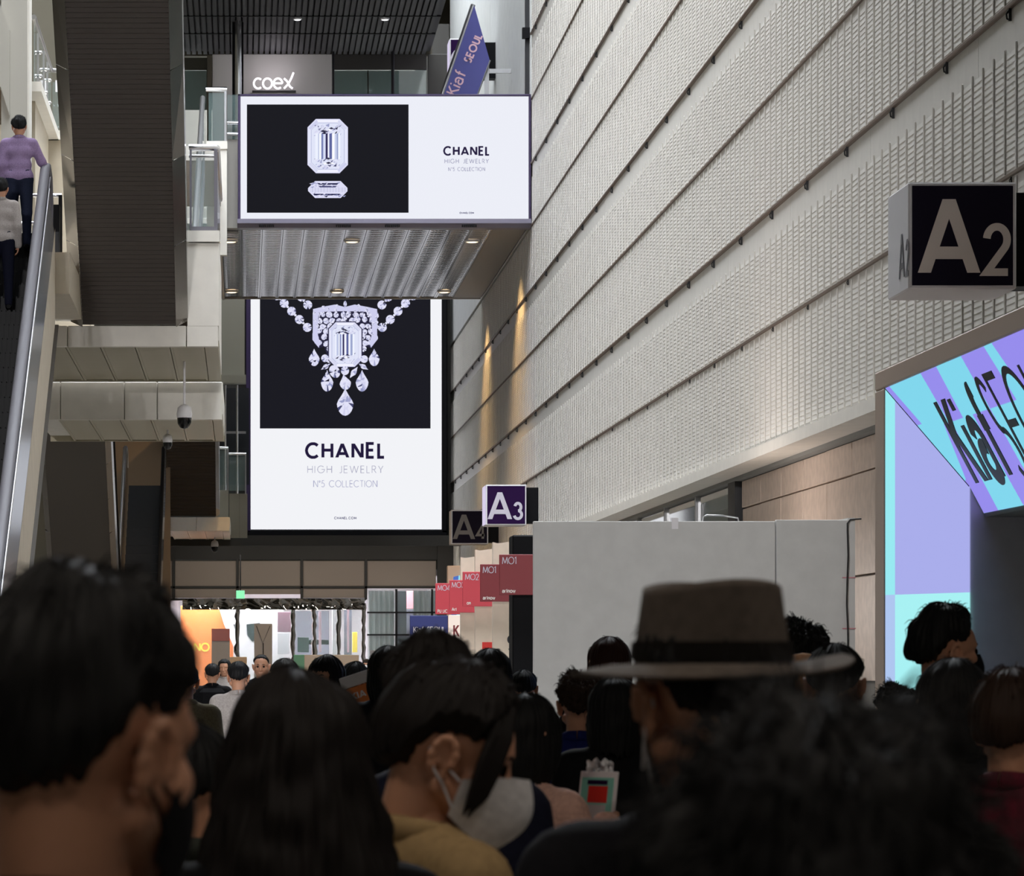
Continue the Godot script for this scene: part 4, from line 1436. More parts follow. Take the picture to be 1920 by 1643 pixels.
# ---------------------------------------------------------------- stands along the right side
func booths():
	var b := thing("booth_wall", "plain pale grey temporary wall standing across the right side behind the hat", "wall")
	var st := begin()
	span(st, Vector3(3.085, 0, -43.0), Vector3(5.65, 3.105, -43.1), 0.006)
	obj("wall_panel", st, M["booth_white"], b)
	st = begin()
	span(st, Vector3(5.66, 0, -43.0), Vector3(6.42, 3.12, -43.1), 0.006)
	obj("wall_panel", st, M["booth_white"], b)
	slab("side_return", Vector3(6.42, 0, -43.02), Vector3(6.5, 3.14, -44.4), "booth_white", b)
	slab("clip", Vector3(4.55, 3.02, -42.98), Vector3(4.62, 3.14, -43.12), "sign_white", b)
	st = begin()
	var loop := [Vector3(4.88, 3.1, -43.05)]
	for q in [[4.89, 3.15], [4.93, 3.17], [5.1, 3.165], [5.26, 3.14], [5.27, 3.1]]:
		loop.append(Vector3(q[0], q[1], -43.05))
	tube(st, loop, 0.009, 6)
	obj("wire_loop", st, M["brushed_steel"], b)
	var cb := begin()
	var pts := [Vector3(6.56, 3.13, -42.98), Vector3(6.44, 3.12, -42.96), Vector3(6.41, 3.08, -42.96)]
	for i in 12:
		pts.append(Vector3(6.41 + 0.008 * sin(i * 1.7), 3.0 - 0.26 * i, -42.96))
	tube(cb, pts, 0.009, 6)
	tag(obj("cable", cb, M["cable"]), "thin black cable taped down the right edge of the pale grey temporary wall", "cable")
	for y in [2.5, 1.96]:
		st = begin()
		span(st, Vector3(6.36, y, -42.975), Vector3(6.5, y + 0.012, -42.99))
		obj("tape", st, M["pinkish"], b)
	# black tower and the row of cream stand walls with red flag signs
	var tw := begin()
	span(tw, Vector3(4.02, 0, -60.4), Vector3(4.75, 3.5, -61.2), 0.02)
	tag(obj("tower", tw, M["black"]), "black square tower beside the left edge of the pale grey temporary wall", "tower")
	var walls := [[65.4, 3.54], [70.4, 3.56], [75.1, 3.55]]
	var names := ["nearest", "middle", "farthest"]
	for i in 3:
		var w := thing("stand_wall", "cream exhibition stand wall, %s of the three behind the red flag signs" % names[i], "wall", Vector3.ZERO, 0, "cream stand walls")
		st = begin()
		var d: float = walls[i][0]
		prism(st, PackedVector2Array([Vector2(4.04, 0), Vector2(6.4, 0), Vector2(6.4, walls[i][1] + 0.02), Vector2(4.45, walls[i][1] + 0.03), Vector2(4.12, walls[i][1] - 0.02), Vector2(4.04, walls[i][1])]), -d, -d - 0.25)
		obj("panel", st, M["booth_cream"], w)
		if i == 0:
			letters("lettering", strokes("9", 0.17, 0), 0.045, 0.004, M["letter_black"], w, Transform3D(Basis(), Vector3(4.29, 1.85, -d + 0.001)))
			slab("underline", Vector3(4.29, 1.80, -d + 0.004), Vector3(4.42, 1.825, -d), "letter_black", w)
		elif i == 1:
			slab("red_label", Vector3(4.16, 1.83, -d + 0.01), Vector3(4.36, 1.95, -d), "red_bright", w)
	var flags := [[60.0, 3.80, 0.62, 3.2, 0.6, "MO1", "artnow", "red_sign_deep", "dark red flag sign reading MO1 against the black tower, nearest of the five"], [65.0, 3.81, 0.62, 3.175, 0.6, "MO1", "artnow", "red_sign_deep", "dark red flag sign reading MO1 just left of and behind the nearest one"], [70.0, 3.80, 0.62, 3.165, 0.6, "MO2", "gong", "red_sign", "red flag sign reading MO2, third in the row"], [74.7, 3.81, 0.62, 3.115, 0.6, "MO3", "Art", "red_sign", "red flag sign reading MO3, fourth in the row"], [78.0, 3.71, 0.62, 3.12, 0.6, "MO4", "PUBLIC", "red_sign", "red flag sign reading MO4, farthest and leftmost of the row"]]
	for f in flags:
		var s := thing("flag_sign", f[8], "sign", Vector3.ZERO, 0, "red flag signs")
		st = begin()
		span(st, Vector3(f[1], f[3] - f[4], -f[0]), Vector3(f[1] + f[2], f[3], -f[0] - 0.06), 0.006)
		obj("board", st, M[f[7]], s)
		letters("lettering", strokes(f[5], 0.10, 0.014, 0.8), 0.011, 0.003, M["letter_white"], s, Transform3D(Basis(), Vector3(f[1] + 0.045, f[3] - 0.14, -f[0] + 0.001)))
		letters("lettering", strokes(f[6], 0.055, 0.01, 0.85), 0.011, 0.003, M["letter_grey"], s, Transform3D(Basis(), Vector3(f[1] + 0.045, f[3] - f[4] + 0.035, -f[0] + 0.001)))
		if f[5] == "MO4":
			slab("pole", Vector3(f[1] + 0.5, 0, -f[0] - 0.07), Vector3(f[1] + 0.54, f[3], -f[0] - 0.11), "brushed_steel", s)
			continue
		slab("arm", Vector3(f[1] + f[2] - 0.12, f[3] - 0.3, -f[0] - 0.05), Vector3(f[1] + f[2] - 0.08, f[3] - 0.25, -f[0] - 0.42), "brushed_steel", s)
	# small sights behind the flags
	var pm := thing("led_portal", "small distant lit doorway in blue and turquoise behind the red flag signs", "portal")
	st = begin()
	span(st, Vector3(5.1, 0, -101.0), Vector3(WALL, 4.0, -101.3), 0.02)
	obj("frame", st, M["portal_frame"], pm)
	for k in 4:
		st = begin()
		var x := 5.18 + 0.13 * k
		quad(st, Vector3(x, 2.4, -100.98), Vector3(x + 0.13, 2.4, -100.98), Vector3(x + 0.2, 3.75 + 0.03 * k, -100.98), Vector3(x + 0.07, 3.72 + 0.03 * k, -100.98))
		obj("display", st, M["led_teal"] if k % 2 else M["led_navy"] if M.has("led_navy") else glow("led_navy", c8(70, 110, 200), 0.9), pm)
	var lb := thing("light_box", "small white lit stand sign with red letters below the red flags", "sign")
	st = begin()
	span(st, Vector3(4.02, 0.0, -79.0), Vector3(4.3, 2.52, -79.2), 0.01)
	obj("case", st, glow("light_box_white", c8(250, 232, 220), 0.95), lb)
	letters("lettering", strokes("Ki", 0.22, 0.05, 0.7), 0.035, 0.004, M["red_sign_deep"], lb, Transform3D(Basis(), Vector3(4.12, 2.1, -78.998)))
	area(lb, Vector3(4.16, 1.3, -78.9), Vector3(0, 0, 1), Vector2(0.3, 2.4), c8(250, 232, 220), 0.2)
	var nb := thing("navy_board", "navy blue direction board standing in front of the far glazing below the red flags", "sign")
	st = begin()
	span(st, Vector3(3.52, 1.9, -85.3), Vector3(4.32, 2.58, -85.4), 0.01)
	obj("board", st, M["navy_sign"], nb)
	letters("lettering", strokes("Kiaf SEOUL", 0.12, 0.02, 0.8), 0.016, 0.003, M["letter_grey"], nb, Transform3D(Basis(), Vector3(3.6, 2.22, -85.298)))
	for x in [3.56, 4.24]:
		slab("leg", Vector3(x, 0, -85.32), Vector3(x + 0.04, 1.92, -85.38), "dark_metal", nb)


# ---------------------------------------------------------------- the bright shop at the far end
func shop():
	var w := structure("wall_back")
	var z := -127.0
	slab("dark_band", Vector3(-2.7, 4.8, z - 0.1), Vector3(WALL, 5.45, z - 0.5), "facade_dark", w)
	slab("screen_backing", Vector3(-2.7, 5.45, -128.2), Vector3(WALL, 17.6, -128.6), "facade_dark", w)
	slab("dark_soffit", Vector3(-2.7, 5.3, -122.5), Vector3(WALL, 5.42, -127.2), "facade_dark", w)
	slab("soffit_lip", Vector3(-2.7, 5.1, -122.4), Vector3(WALL, 5.42, -122.5), "facade_dark", w)
	for i in 3:
		var sl := thing("ceiling_light", "narrow lamp set in the dark soffit under the tall screen, %s" % ["left", "middle", "right"][i], "lamp")
		var lt := begin()
		span(lt, Vector3(-1.4 + 2.9 * i, 5.27, -123.6), Vector3(0.2 + 2.9 * i, 5.3, -123.75), 0.005)
		obj("diffuser", lt, M["lamp_warm"], sl)
		area(sl, Vector3(-0.6 + 2.9 * i, 5.25, -123.7), Vector3(0, -1, -0.7), Vector2(1.6, 0.15), c8(255, 248, 240), 2.8)
	slab("wall_lower", Vector3(-12, 0, -112.2), Vector3(-2.6, 9, -112.5), "olive_dark", w)
	slab("end_wall", Vector3(5.0, 5.4, -129.6), Vector3(WALL, 22, -130), "facade_dark", w)
	var xs := [-2.6, -2.16, -0.16, 1.85, 3.86, 6.1]
	for i in 5:
		for r in [[3.97, 4.76], [3.6, 3.9]]:
			if i == 4 and r[0] < 3.9:
				continue
			if r[0] < 3.9 and i == 2:
				r = [3.72, 3.9]
			var st := begin()
			span(st, Vector3(xs[i] + 0.04, r[0], z), Vector3(xs[i + 1] - 0.04, r[1], z - 0.2), 0.01)
			obj("panel", st, M["facade_beige"], w)
		slab("mullion", Vector3(xs[i] - 0.04, 3.55, z + 0.05), Vector3(xs[i] + 0.04, 4.8, z - 0.2), "facade_dark", w)
	for y in [3.9, 3.52]:
		slab("transom", Vector3(-2.6, y, z + 0.05), Vector3(3.86 if y < 3.6 else 6.3, y + 0.07, z - 0.2), "facade_dark", w)
	slab("corner_post", Vector3(6.1, 0, z + 0.1), Vector3(WALL, 5.3, z - 0.4), "facade_dark", w)
	# glazing
	var win := structure("window_2")
	for q in [[-2.0, 1.55], [1.6, 3.8], [3.9, 6.1]]:
		var st := begin()
		span(st, Vector3(q[0], 0.05, z - 0.1), Vector3(q[1], 3.5 if q[1] < 3.85 else 3.88, z - 0.12))
		obj("pane", st, M["glass"], win)
	for y in [3.12, 2.42]:
		slab("transom", Vector3(3.9, y, z), Vector3(6.1, y + 0.05, z - 0.14), "dark_metal", win)
	for x in [4.78, 5.9]:
		slab("mullion", Vector3(x, 0, z), Vector3(x + 0.07, 3.88, z - 0.14), "dark_metal", win)
	# the shop behind it: white back wall, lit from its ceiling
	var room := structure("wall_shop")
	slab("back", Vector3(-4, 0, -140), Vector3(WALL, 4.4, -140.3), "shop_white" if M.has("shop_white") else "sign_white", room)
	slab("ceiling", Vector3(-4, 4.3, -127.3), Vector3(WALL, 4.5, -140), "sign_white", room)
	slab("side", Vector3(-4.2, 0, -127.2), Vector3(-4, 4.4, -140), "sign_white", room)
	slab("side", Vector3(WALL - 0.1, 0, -130), Vector3(WALL + 0.1, 4.4, -140), "sign_white", room)
	for i in 3:
		var lamp := thing("ceiling_light", "bright ceiling light panel inside the far shop, %s" % ["left", "middle", "right"][i], "lamp")
		var st := begin()
		span(st, Vector3(-2.4 + 2.9 * i, 4.24, -128.5), Vector3(-0.4 + 2.9 * i, 4.3, -134))
		obj("diffuser", st, M["lamp_cool"], lamp)
		area(lamp, Vector3(-1.4 + 2.9 * i, 4.2, -131.2), Vector3.DOWN, Vector2(2, 5), c8(250, 250, 255), 60.0)
	var item := func(called, label, cat, lo, hi, m):
		var st := begin()
		span(st, lo, hi, 0.01)
		return tag(obj(called, st, M[m]), label, cat)
	item.call("display_wall", "orange display wall at the left inside the far shop", "wall", Vector3(-2.0, 0.2, -130.5), Vector3(-0.3, 3.4, -130.7), "orange")
	letters("lettering", strokes("NOV", 0.24, 0.05), 0.05, 0.01, M["yellow"], get_node("display_wall_001" if has_node("display_wall_001") else "display_wall"), Transform3D(Basis(), Vector3(-1.55, 1.95, -130.49)))
	var van := thing("white_display", "white rounded display with dark window beside the orange wall in the far shop", "display")
	var st := begin()
	prism(st, PackedVector2Array([Vector2(-0.75, 3.3), Vector2(1.3, 3.3), Vector2(1.3, 0.2), Vector2(0.0, 0.2), Vector2(-0.1, 1.2), Vector2(-0.3, 2.1), Vector2(-0.6, 2.8)]), -130.0, -130.4)
	obj("shell", st, M["sign_white"], van)
	st = begin()
	prism(st, PackedVector2Array([Vector2(0.12, 2.8), Vector2(0.55, 2.85), Vector2(0.55, 2.3), Vector2(0.3, 2.25), Vector2(0.15, 2.45)]), -129.98, -130.1)
	obj("window", st, M["glass_dark"], van)
	st = begin()
	prism(st, PackedVector2Array([Vector2(-0.3, 2.8), Vector2(-0.1, 2.8), Vector2(-0.1, 2.5), Vector2(-0.2, 2.5)]), -129.98, -130.1)
	obj("window", st, M["glass_dark"], van)
	item.call("poster", "mauve upper poster beside the white display in the far shop", "poster", Vector3(1.12, 2.55, -129.8), Vector3(1.55, 3.2, -129.85), "mauve")
	item.call("poster", "grey lower poster beneath the mauve one in the far shop", "poster", Vector3(1.12, 1.85, -129.8), Vector3(1.5, 2.52, -129.85), "poster_grey")
	item.call("board", "dark green board standing in the far shop", "board", Vector3(1.74, 1.9, -128.5), Vector3(2.1, 2.38, -128.6), "green_slate")
	item.call("dark_shelf", "long black shelf to the right of the dark green board", "shelf", Vector3(2.1, 2.15, -129.2), Vector3(2.75, 2.3, -129.6), "black")
	item.call("doorway", "dark doorway deep in the far shop behind the green board", "door", Vector3(1.7, 0.1, -136), Vector3(2.9, 3.3, -136.2), "slate_blue")
	item.call("pillar", "white pillar in the middle of the far shop", "pillar", Vector3(2.85, 0, -129.0), Vector3(3.08, 3.3, -129.3), "sign_white")
	item.call("display_board", "dark grey panel left of the yellow strip in the far shop", "panel", Vector3(3.25, 1.8, -130.0), Vector3(3.5, 3.3, -130.1), "slate_blue")
	item.call("yellow_strip", "upright yellow strip in the far shop", "panel", Vector3(3.5, 1.9, -129.4), Vector3(3.66, 2.55, -129.5), "yellow")
	item.call("pink_tube", "left of two thin pink uprights in the far shop", "tube", Vector3(2.42, 1.9, -128.8), Vector3(2.5, 3.2, -128.9), "banner_pink")
	item.call("pink_tube", "right of two thin pink uprights in the far shop", "tube", Vector3(3.32, 1.9, -128.8), Vector3(3.38, 3.3, -128.9), "banner_pink")
	# right-hand part: curtains, a pink band, a pale counter
	for k in 2:
		st = begin()
		var rows := []
		for y in [3.85, 2.4, 0.1]:
			var line := []
			for i in 24:
				line.append(Vector3(3.98 + 1.42 * k + 0.036 * i, y, -128.4 + 0.06 * sin(i * 1.4 + k)))
			rows.append(line)
		sheet(st, rows)
		tag(obj("curtain", st, M["poster_grey"]), ["left", "right"][k] + " pale pleated curtain behind the glass under the beige facade", "curtain")
	item.call("column", "round-edged dark grey column between the two pleated curtains", "column", Vector3(4.85, 0, -128.6), Vector3(5.2, 3.85, -129.0), "slate_blue")
	item.call("pink_band", "dusty pink band high behind the right-hand glazing", "panel", Vector3(5.0, 3.3, -130.0), Vector3(6.3, 3.87, -130.1), "pinkish")
	item.call("display_board", "dark grey panel under the dusty pink band", "panel", Vector3(5.0, 0.1, -130.0), Vector3(6.3, 3.28, -130.1), "slate_blue")
	item.call("counter", "pale counter in front of the pleated curtains", "counter", Vector3(3.9, 0, -124.0), Vector3(4.35, 1.95, -124.5), "sign_white")
	# mirrored wavy canopy and crumpled mirror posts
	var can := thing("mirror_canopy", "crumpled mirror-foil canopy and posts framing the entrance of the far shop", "canopy")
	st = begin()
	var grid := []
	for j in 7:
		var line := []
		for i in 70:
			var x := -1.85 + 5.6 * i / 69.0
			var y := 3.54 - 0.34 * j / 6.0
			line.append(Vector3(x, y, -124.4 + 0.12 * wob.get_noise_2d(x * 2.3, y * 4.0) - 0.10 * sin(j / 6.0 * PI)))
		grid.append(line)
	sheet(st, grid)
	obj("canopy", st, M["mirror_steel"], can)
	for x in [-0.17, 1.55, 2.2, 2.95, 3.72]:
		st = begin()
		var pts := []
		var rad := []
		for i in 26:
			var y := 3.4 * i / 25.0
			pts.append(Vector3(x + 0.03 * wob.get_noise_2d(y * 4, x), y, -124.6 + 0.03 * wob.get_noise_2d(y * 4, x + 50)))
			rad.append(0.07 + 0.03 * wob.get_noise_2d(y * 6, x + 20))
		tube(st, pts, rad, 10)
		obj("post", st, M["mirror_steel"], can)
	# things standing in front of the shop
	var ps := thing("info_stand", "grey information stand with a pink top band, left of two in front of the shop", "stand")
	slab("board", Vector3(-0.86, 0, -112.5), Vector3(-0.36, 2.32, -112.6), "poster_grey", ps)
	slab("header", Vector3(-0.86, 2.18, -112.49), Vector3(-0.36, 2.52, -112.6), "pinkish", ps)
	ps = thing("info_stand", "taller grey information stand with a necklace drawing, right of two in front of the shop", "stand")
	slab("board", Vector3(0.32, 0, -112.5), Vector3(0.82, 2.66, -112.6), "poster_grey", ps)
	st = begin()
	tube(st, [Vector3(0.38, 2.6, -112.49), Vector3(0.56, 2.12, -112.49), Vector3(0.76, 2.6, -112.49)], 0.008, 5)
	tube(st, [Vector3(0.57, 2.12, -112.49), Vector3(0.57, 1.8, -112.49)], 0.014, 5)
	obj("drawing", st, M["letter_black"], ps)
	for q in [["left, pinkish", -0.38, 0.12, "booth_cream"], ["middle, mint green", 1.45, 1.75, "teal_print"], ["right, white and long", 1.75, 3.3, "sign_white"]]:
		item.call("counter", "low desk in front of the shop, " + q[0], "desk", Vector3(q[1], 0, -115.0), Vector3(q[2], 1.74 if q[1] < 1 else 1.8, -115.6), q[3])
	var ex := thing("exit_sign", "small green lit exit sign hanging in front of the beige facade", "sign")
	st = begin()
	span(st, Vector3(-0.2, 3.52, -125.0), Vector3(0.06, 3.8, -125.1), 0.01)
	obj("lit_face", st, M["exit_green"], ex)
	slab("hanger", Vector3(-0.09, 3.8, -125.02), Vector3(-0.05, 4.9, -125.06), "dark_metal", ex)
	area(ex, Vector3(-0.07, 3.66, -124.95), Vector3(0, 0, 1), Vector2(0.26, 0.28), c8(150, 255, 190), 0.05)
	# orange board held on a post in the middle of the crowd
	var ob := thing("orange_board", "tilted orange promotional board with white writing and a white upper half among the crowd", "board")
	var r := Basis(Vector3(0, 0, 1), 0.32)
	st = begin()
	cbox(st, Vector3(0.62, 1.44, -20.5), Vector3(0.21, 0.13, 0.015), 0.004, r)
	obj("orange_half", st, M["orange"], ob)
	st = begin()
	cbox(st, Vector3(0.595, 1.535, -20.5), Vector3(0.21, 0.06, 0.014), 0.004, r)
	obj("white_half", st, M["sign_white"], ob)
	letters("lettering", strokes("KIAF", 0.032, 0.01), 0.008, 0.002, M["sign_white"], ob, Transform3D(r, Vector3(0.56, 1.425, -20.491)))
	st = begin()
	tube(st, [Vector3(0.63, 0.0, -20.53), Vector3(0.63, 1.45, -20.53)], 0.012, 8)
	obj("pole", st, M["dark_metal"], ob)
	slab("foot", Vector3(0.5, 0, -20.4), Vector3(0.76, 0.02, -20.66), "dark_metal", ob)


# ---------------------------------------------------------------- lamps and security cameras
func downlight(label, where: Vector3, r: float, m, col: Color, energy: float, angle: float, group: String):
	var o := thing("downlight", label, "lamp", where, 0, group)
	var st := begin()
	lathe(st, [Vector2(r * 0.86, -0.02), Vector2(r, -0.025), Vector2(r * 1.12, 0.0), Vector2(r * 1.12, 0.03)], Vector3.ZERO, 20)
	obj("ring", st, M["sign_white"], o)
	st = begin()
	lathe(st, [Vector2(0, -0.035), Vector2(r * 0.5, -0.032), Vector2(r * 0.88, -0.012)], Vector3.ZERO, 20)
	obj("lens", st, m, o)
	var l := SpotLight3D.new()
	l.name = "lamp"
	l.light_color = col
	l.light_energy = energy
	l.light_size = r * 0.5
	l.spot_angle = angle
	l.spot_angle_attenuation = 0.7
	l.spot_range = 60.0
	l.spot_attenuation = 2.0
	l.shadow_enabled = true
	o.add_child(l)
	l.position = Vector3(0, -0.06 - r * 0.4, 0)
	l.rotation_degrees.x = -90
	return o


func cameras_and_lamps():
	var rows := ["front", "rear"]
	var cols := ["left", "middle", "right, beside the ribbed wall"]
	for i in 2:
		for k in 3:
			var d: float = [96.1, 109.2][i]
			var x: float = [[-0.30, 2.59, 5.44], [-0.30, 2.54, 5.43]][i][k]
			downlight("recessed warm downlight under the footbridge, %s row, %s" % [rows[i], cols[k]], Vector3(x, 11.575, -d), 0.17, M["lamp_warm"], c8(255, 208, 140), 17.0, 58.0, "downlights under the footbridge")
	for k in 2:
		downlight("small bright downlight in the dark slatted ceiling, %s one" % ["left", "right"][k], Vector3([1.36, 3.53][k], 17.56, -100.6), 0.1, M["lamp_cool"], c8(250, 250, 255), 14.0, 50.0, "downlights in the slatted ceiling")
	# lamps in the low ceiling over the crowd, outside the frame
	for k in 4:
		var o := thing("ceiling_light", "square ceiling lamp over the crowd, %s" % ["behind the camera on the left", "behind the camera on the right", "ahead of the camera on the left", "ahead of the camera on the right"][k], "lamp")
		var st := begin()
		var c := Vector3(-3.0 if k % 2 == 0 else 3.0, 7.18, 4.0 if k < 2 else -4.4)
		span(st, c - Vector3(0.6, 0.03, 0.6), c + Vector3(0.6, 0.03, 0.6), 0.01)
		obj("diffuser", st, M["lamp_warm"], o)
		area(o, c - Vector3(0, 0.06, 0), Vector3.DOWN, Vector2(1.1, 1.1), c8(252, 242, 232), 6.5)
	# spot lamps on the edge of the low ceiling, aimed down the hall over the crowd
	for k in 3:
		var o := thing("spot_lamp", "spot lamp on the edge of the low ceiling over the crowd, %s" % ["left", "middle", "right"][k], "lamp")
		var st := begin()
		var c := Vector3(-5.6 + 0.7 * k, 7.36, -6.3)
		tube(st, [c + Vector3(0, 0, 0.28), c + Vector3(0, 0, 0.2), c + Vector3(0, 0, -0.1)], [0.09, 0.14, 0.15], 16)
		obj("housing", st, M["dark_metal"], o)
		st = begin()
		tube(st, [c + Vector3(0, 0, -0.1), c + Vector3(0, 0, -0.115)], 0.13, 16)
		obj("lens", st, M["lamp_cool"], o)
		var l := SpotLight3D.new()
		l.name = "lamp"
		l.light_color = c8(250, 248, 248)
		l.light_energy = 170.0
		l.light_size = 0.13
		l.spot_angle = 16.0
		l.spot_angle_attenuation = 0.6
		l.spot_range = 140.0
		l.spot_attenuation = 2.0
		l.shadow_enabled = true
		o.add_child(l)
		l.transform = Transform3D(Basis.looking_at(Vector3(0.10, -0.06, -1)), c + Vector3(0, 0, -0.26))
	# dome cameras
	var q := [[-0.88, 6.12, -61.2, 0.62, 1.25, "large white dome security camera hanging on a rod under the first balcony"], [-1.27, 5.52, -68.6, 0.05, 0.9, "black dome security camera under the second balcony"], [-0.83, 5.28, -120.5, 0.06, 1.2, "tiny dome security camera under the farthest balcony"]]
	for c in q:
		var o := thing("security_camera", c[5], "camera", Vector3(c[0], c[1], c[2]))
		var s: float = c[4]
		var y: float = -c[3]
		var st := begin()
		tube(st, [Vector3(0, 0.1, 0), Vector3(0, y, 0)], 0.018, 8)
		obj("rod", st, M["sign_white"], o)
		st = begin()
		lathe(st, [Vector2(0.085 * s, y - 0.17 * s), Vector2(0.095 * s, y - 0.12 * s), Vector2(0.08 * s, y - 0.04 * s), Vector2(0.04 * s, y - 0.01 * s), Vector2(0, y)], Vector3.ZERO, 18)
		obj("housing", st, M["sign_white"], o)
		st = begin()
		lathe(st, [Vector2(0, y - 0.30 * s), Vector2(0.05 * s, y - 0.285 * s), Vector2(0.082 * s, y - 0.23 * s), Vector2(0.088 * s, y - 0.165 * s)], Vector3.ZERO, 18)
		obj("dome", st, M["black_gloss"], o)


# ---------------------------------------------------------------- people: smooth bodies from joined capsules
func field_mesh(prims: Array, cell: float, k: float) -> ArrayMesh:
	# prims: [a, b, radius at a, radius at b, +1 joins / -1 cuts]; meshed as surface nets
	var lo := Vector3.ONE * 1e9
	var hi := -lo
	for p in prims:
		if p[4] > 0:
			for q in [[p[0], p[2]], [p[1], p[3]]]:
				lo = lo.min(q[0] - Vector3.ONE * q[1])
				hi = hi.max(q[0] + Vector3.ONE * q[1])
	lo -= Vector3.ONE * (cell * 2.5)
	hi += Vector3.ONE * (cell * 2.5)
	var n := Vector3i(((hi - lo) / cell).ceil()) + Vector3i.ONE
	var nx := n.x
	var nxy := n.x * n.y
	var f := PackedFloat32Array()
	f.resize(nxy * n.z)
	f.fill(0.5)
	for p in prims:
		var a: Vector3 = p[0]
		var ab: Vector3 = p[1] - a
		var l2 := maxf(ab.length_squared(), 1e-9)
		var ra: float = p[2]
		var dr: float = p[3] - ra
		var cut: bool = p[4] < 0
		var m: float = maxf(p[2], p[3]) + k + cell * 2.0
		var i0 := Vector3i(((a.min(p[1]) - Vector3.ONE * m - lo) / cell).floor()).max(Vector3i.ZERO)
		var i1 := Vector3i(((a.max(p[1]) + Vector3.ONE * m - lo) / cell).ceil()).min(n - Vector3i.ONE)
		for z in range(i0.z, i1.z + 1):
			for y in range(i0.y, i1.y + 1):
				var at0 := z * nxy + y * nx
				var q := Vector3(0, lo.y + y * cell, lo.z + z * cell) - a
				for x in range(i0.x, i1.x + 1):
					q.x = lo.x + x * cell - a.x
					var t := clampf(q.dot(ab) / l2, 0.0, 1.0)
					var d := (q - ab * t).length() - ra - dr * t
					var g := f[at0 + x]
					if cut:
						d = -d
						var h := maxf(k - absf(g - d), 0.0)
						f[at0 + x] = maxf(g, d) + h * h * 0.25 / k
					else:
						var h := maxf(k - absf(g - d), 0.0)
						f[at0 + x] = minf(g, d) - h * h * 0.25 / k
	var ids := {}
	var vs := PackedVector3Array()
	var off := [0, 1, nx, nx + 1, nxy, nxy + 1, nxy + nx, nxy + nx + 1]
	var cor := []
	for c in 8:
		cor.append(Vector3(c & 1, (c >> 1) & 1, (c >> 2) & 1))
	var edges := [[0, 1], [2, 3], [4, 5], [6, 7], [0, 2], [1, 3], [4, 6], [5, 7], [0, 4], [1, 5], [2, 6], [3, 7]]
	for z in n.z - 1:
		for y in n.y - 1:
			var row := z * nxy + y * nx
			for x in nx - 1:
				var i := row + x
				var s := f[i] < 0.0
				if (f[i + 1] < 0.0) == s and (f[i + nx] < 0.0) == s and (f[i + nxy] < 0.0) == s and (f[i + nx + 1] < 0.0) == s and (f[i + nxy + 1] < 0.0) == s and (f[i + nxy + nx] < 0.0) == s and (f[i + nxy + nx + 1] < 0.0) == s:
					continue
				var sum := Vector3.ZERO
				var cnt := 0
				for e in edges:
					var fa := f[i + off[e[0]]]
					var fb := f[i + off[e[1]]]
					if (fa < 0.0) != (fb < 0.0):
						sum += cor[e[0]].lerp(cor[e[1]], fa / (fa - fb))
						cnt += 1
				ids[i] = vs.size()
				vs.append(lo + (Vector3(x, y, z) + sum / cnt) * cell)
	var ix := PackedInt32Array()
	var step := [1, nx, nxy]
	for i in ids:
		var inside := f[i] < 0.0
		for ax in 3:
			if (f[i + step[ax]] < 0.0) == inside:
				continue
			var u: int = step[(ax + 1) % 3]
			var v: int = step[(ax + 2) % 3]
			if not (ids.has(i - u) and ids.has(i - v) and ids.has(i - u - v)):
				continue
			var a: int = ids[i]
			var b: int = ids[i - u]
			var c: int = ids[i - u - v]
			var d: int = ids[i - v]
			if inside:
				ix.append_array([a, c, b, a, d, c])
			else:
				ix.append_array([a, b, c, a, c, d])
	var nr := PackedVector3Array()
	nr.resize(vs.size())
	for t in range(0, ix.size(), 3):
		var g := (vs[ix[t + 2]] - vs[ix[t]]).cross(vs[ix[t + 1]] - vs[ix[t]])
		for c in 3:
			nr[ix[t + c]] += g
	for i in nr.size():
		nr[i] = nr[i].normalized()
	var arr := []
	arr.resize(Mesh.ARRAY_MAX)
	arr[Mesh.ARRAY_VERTEX] = vs
	arr[Mesh.ARRAY_NORMAL] = nr
	arr[Mesh.ARRAY_INDEX] = ix
	var am := ArrayMesh.new()
	am.add_surface_from_arrays(Mesh.PRIMITIVE_TRIANGLES, arr)
	return am


func cap(a: Vector3, b: Vector3, ra: float, rb: float, s := 1) -> Array:
	return [a, b, ra, rb, s]


func both(list: Array) -> Array:           # mirrored copies across x = 0
	var out := []
	for p in list:
		out.append(p)
		out.append([p[0] * Vector3(-1, 1, 1), p[1] * Vector3(-1, 1, 1), p[2], p[3], p[4]])
	return out


const NECK := Vector3(0, 1.475, 0.012)     # where the head turns
var head_mesh: Mesh
var torso := {}
var wear := {}
var hair := {}
var parts := {}


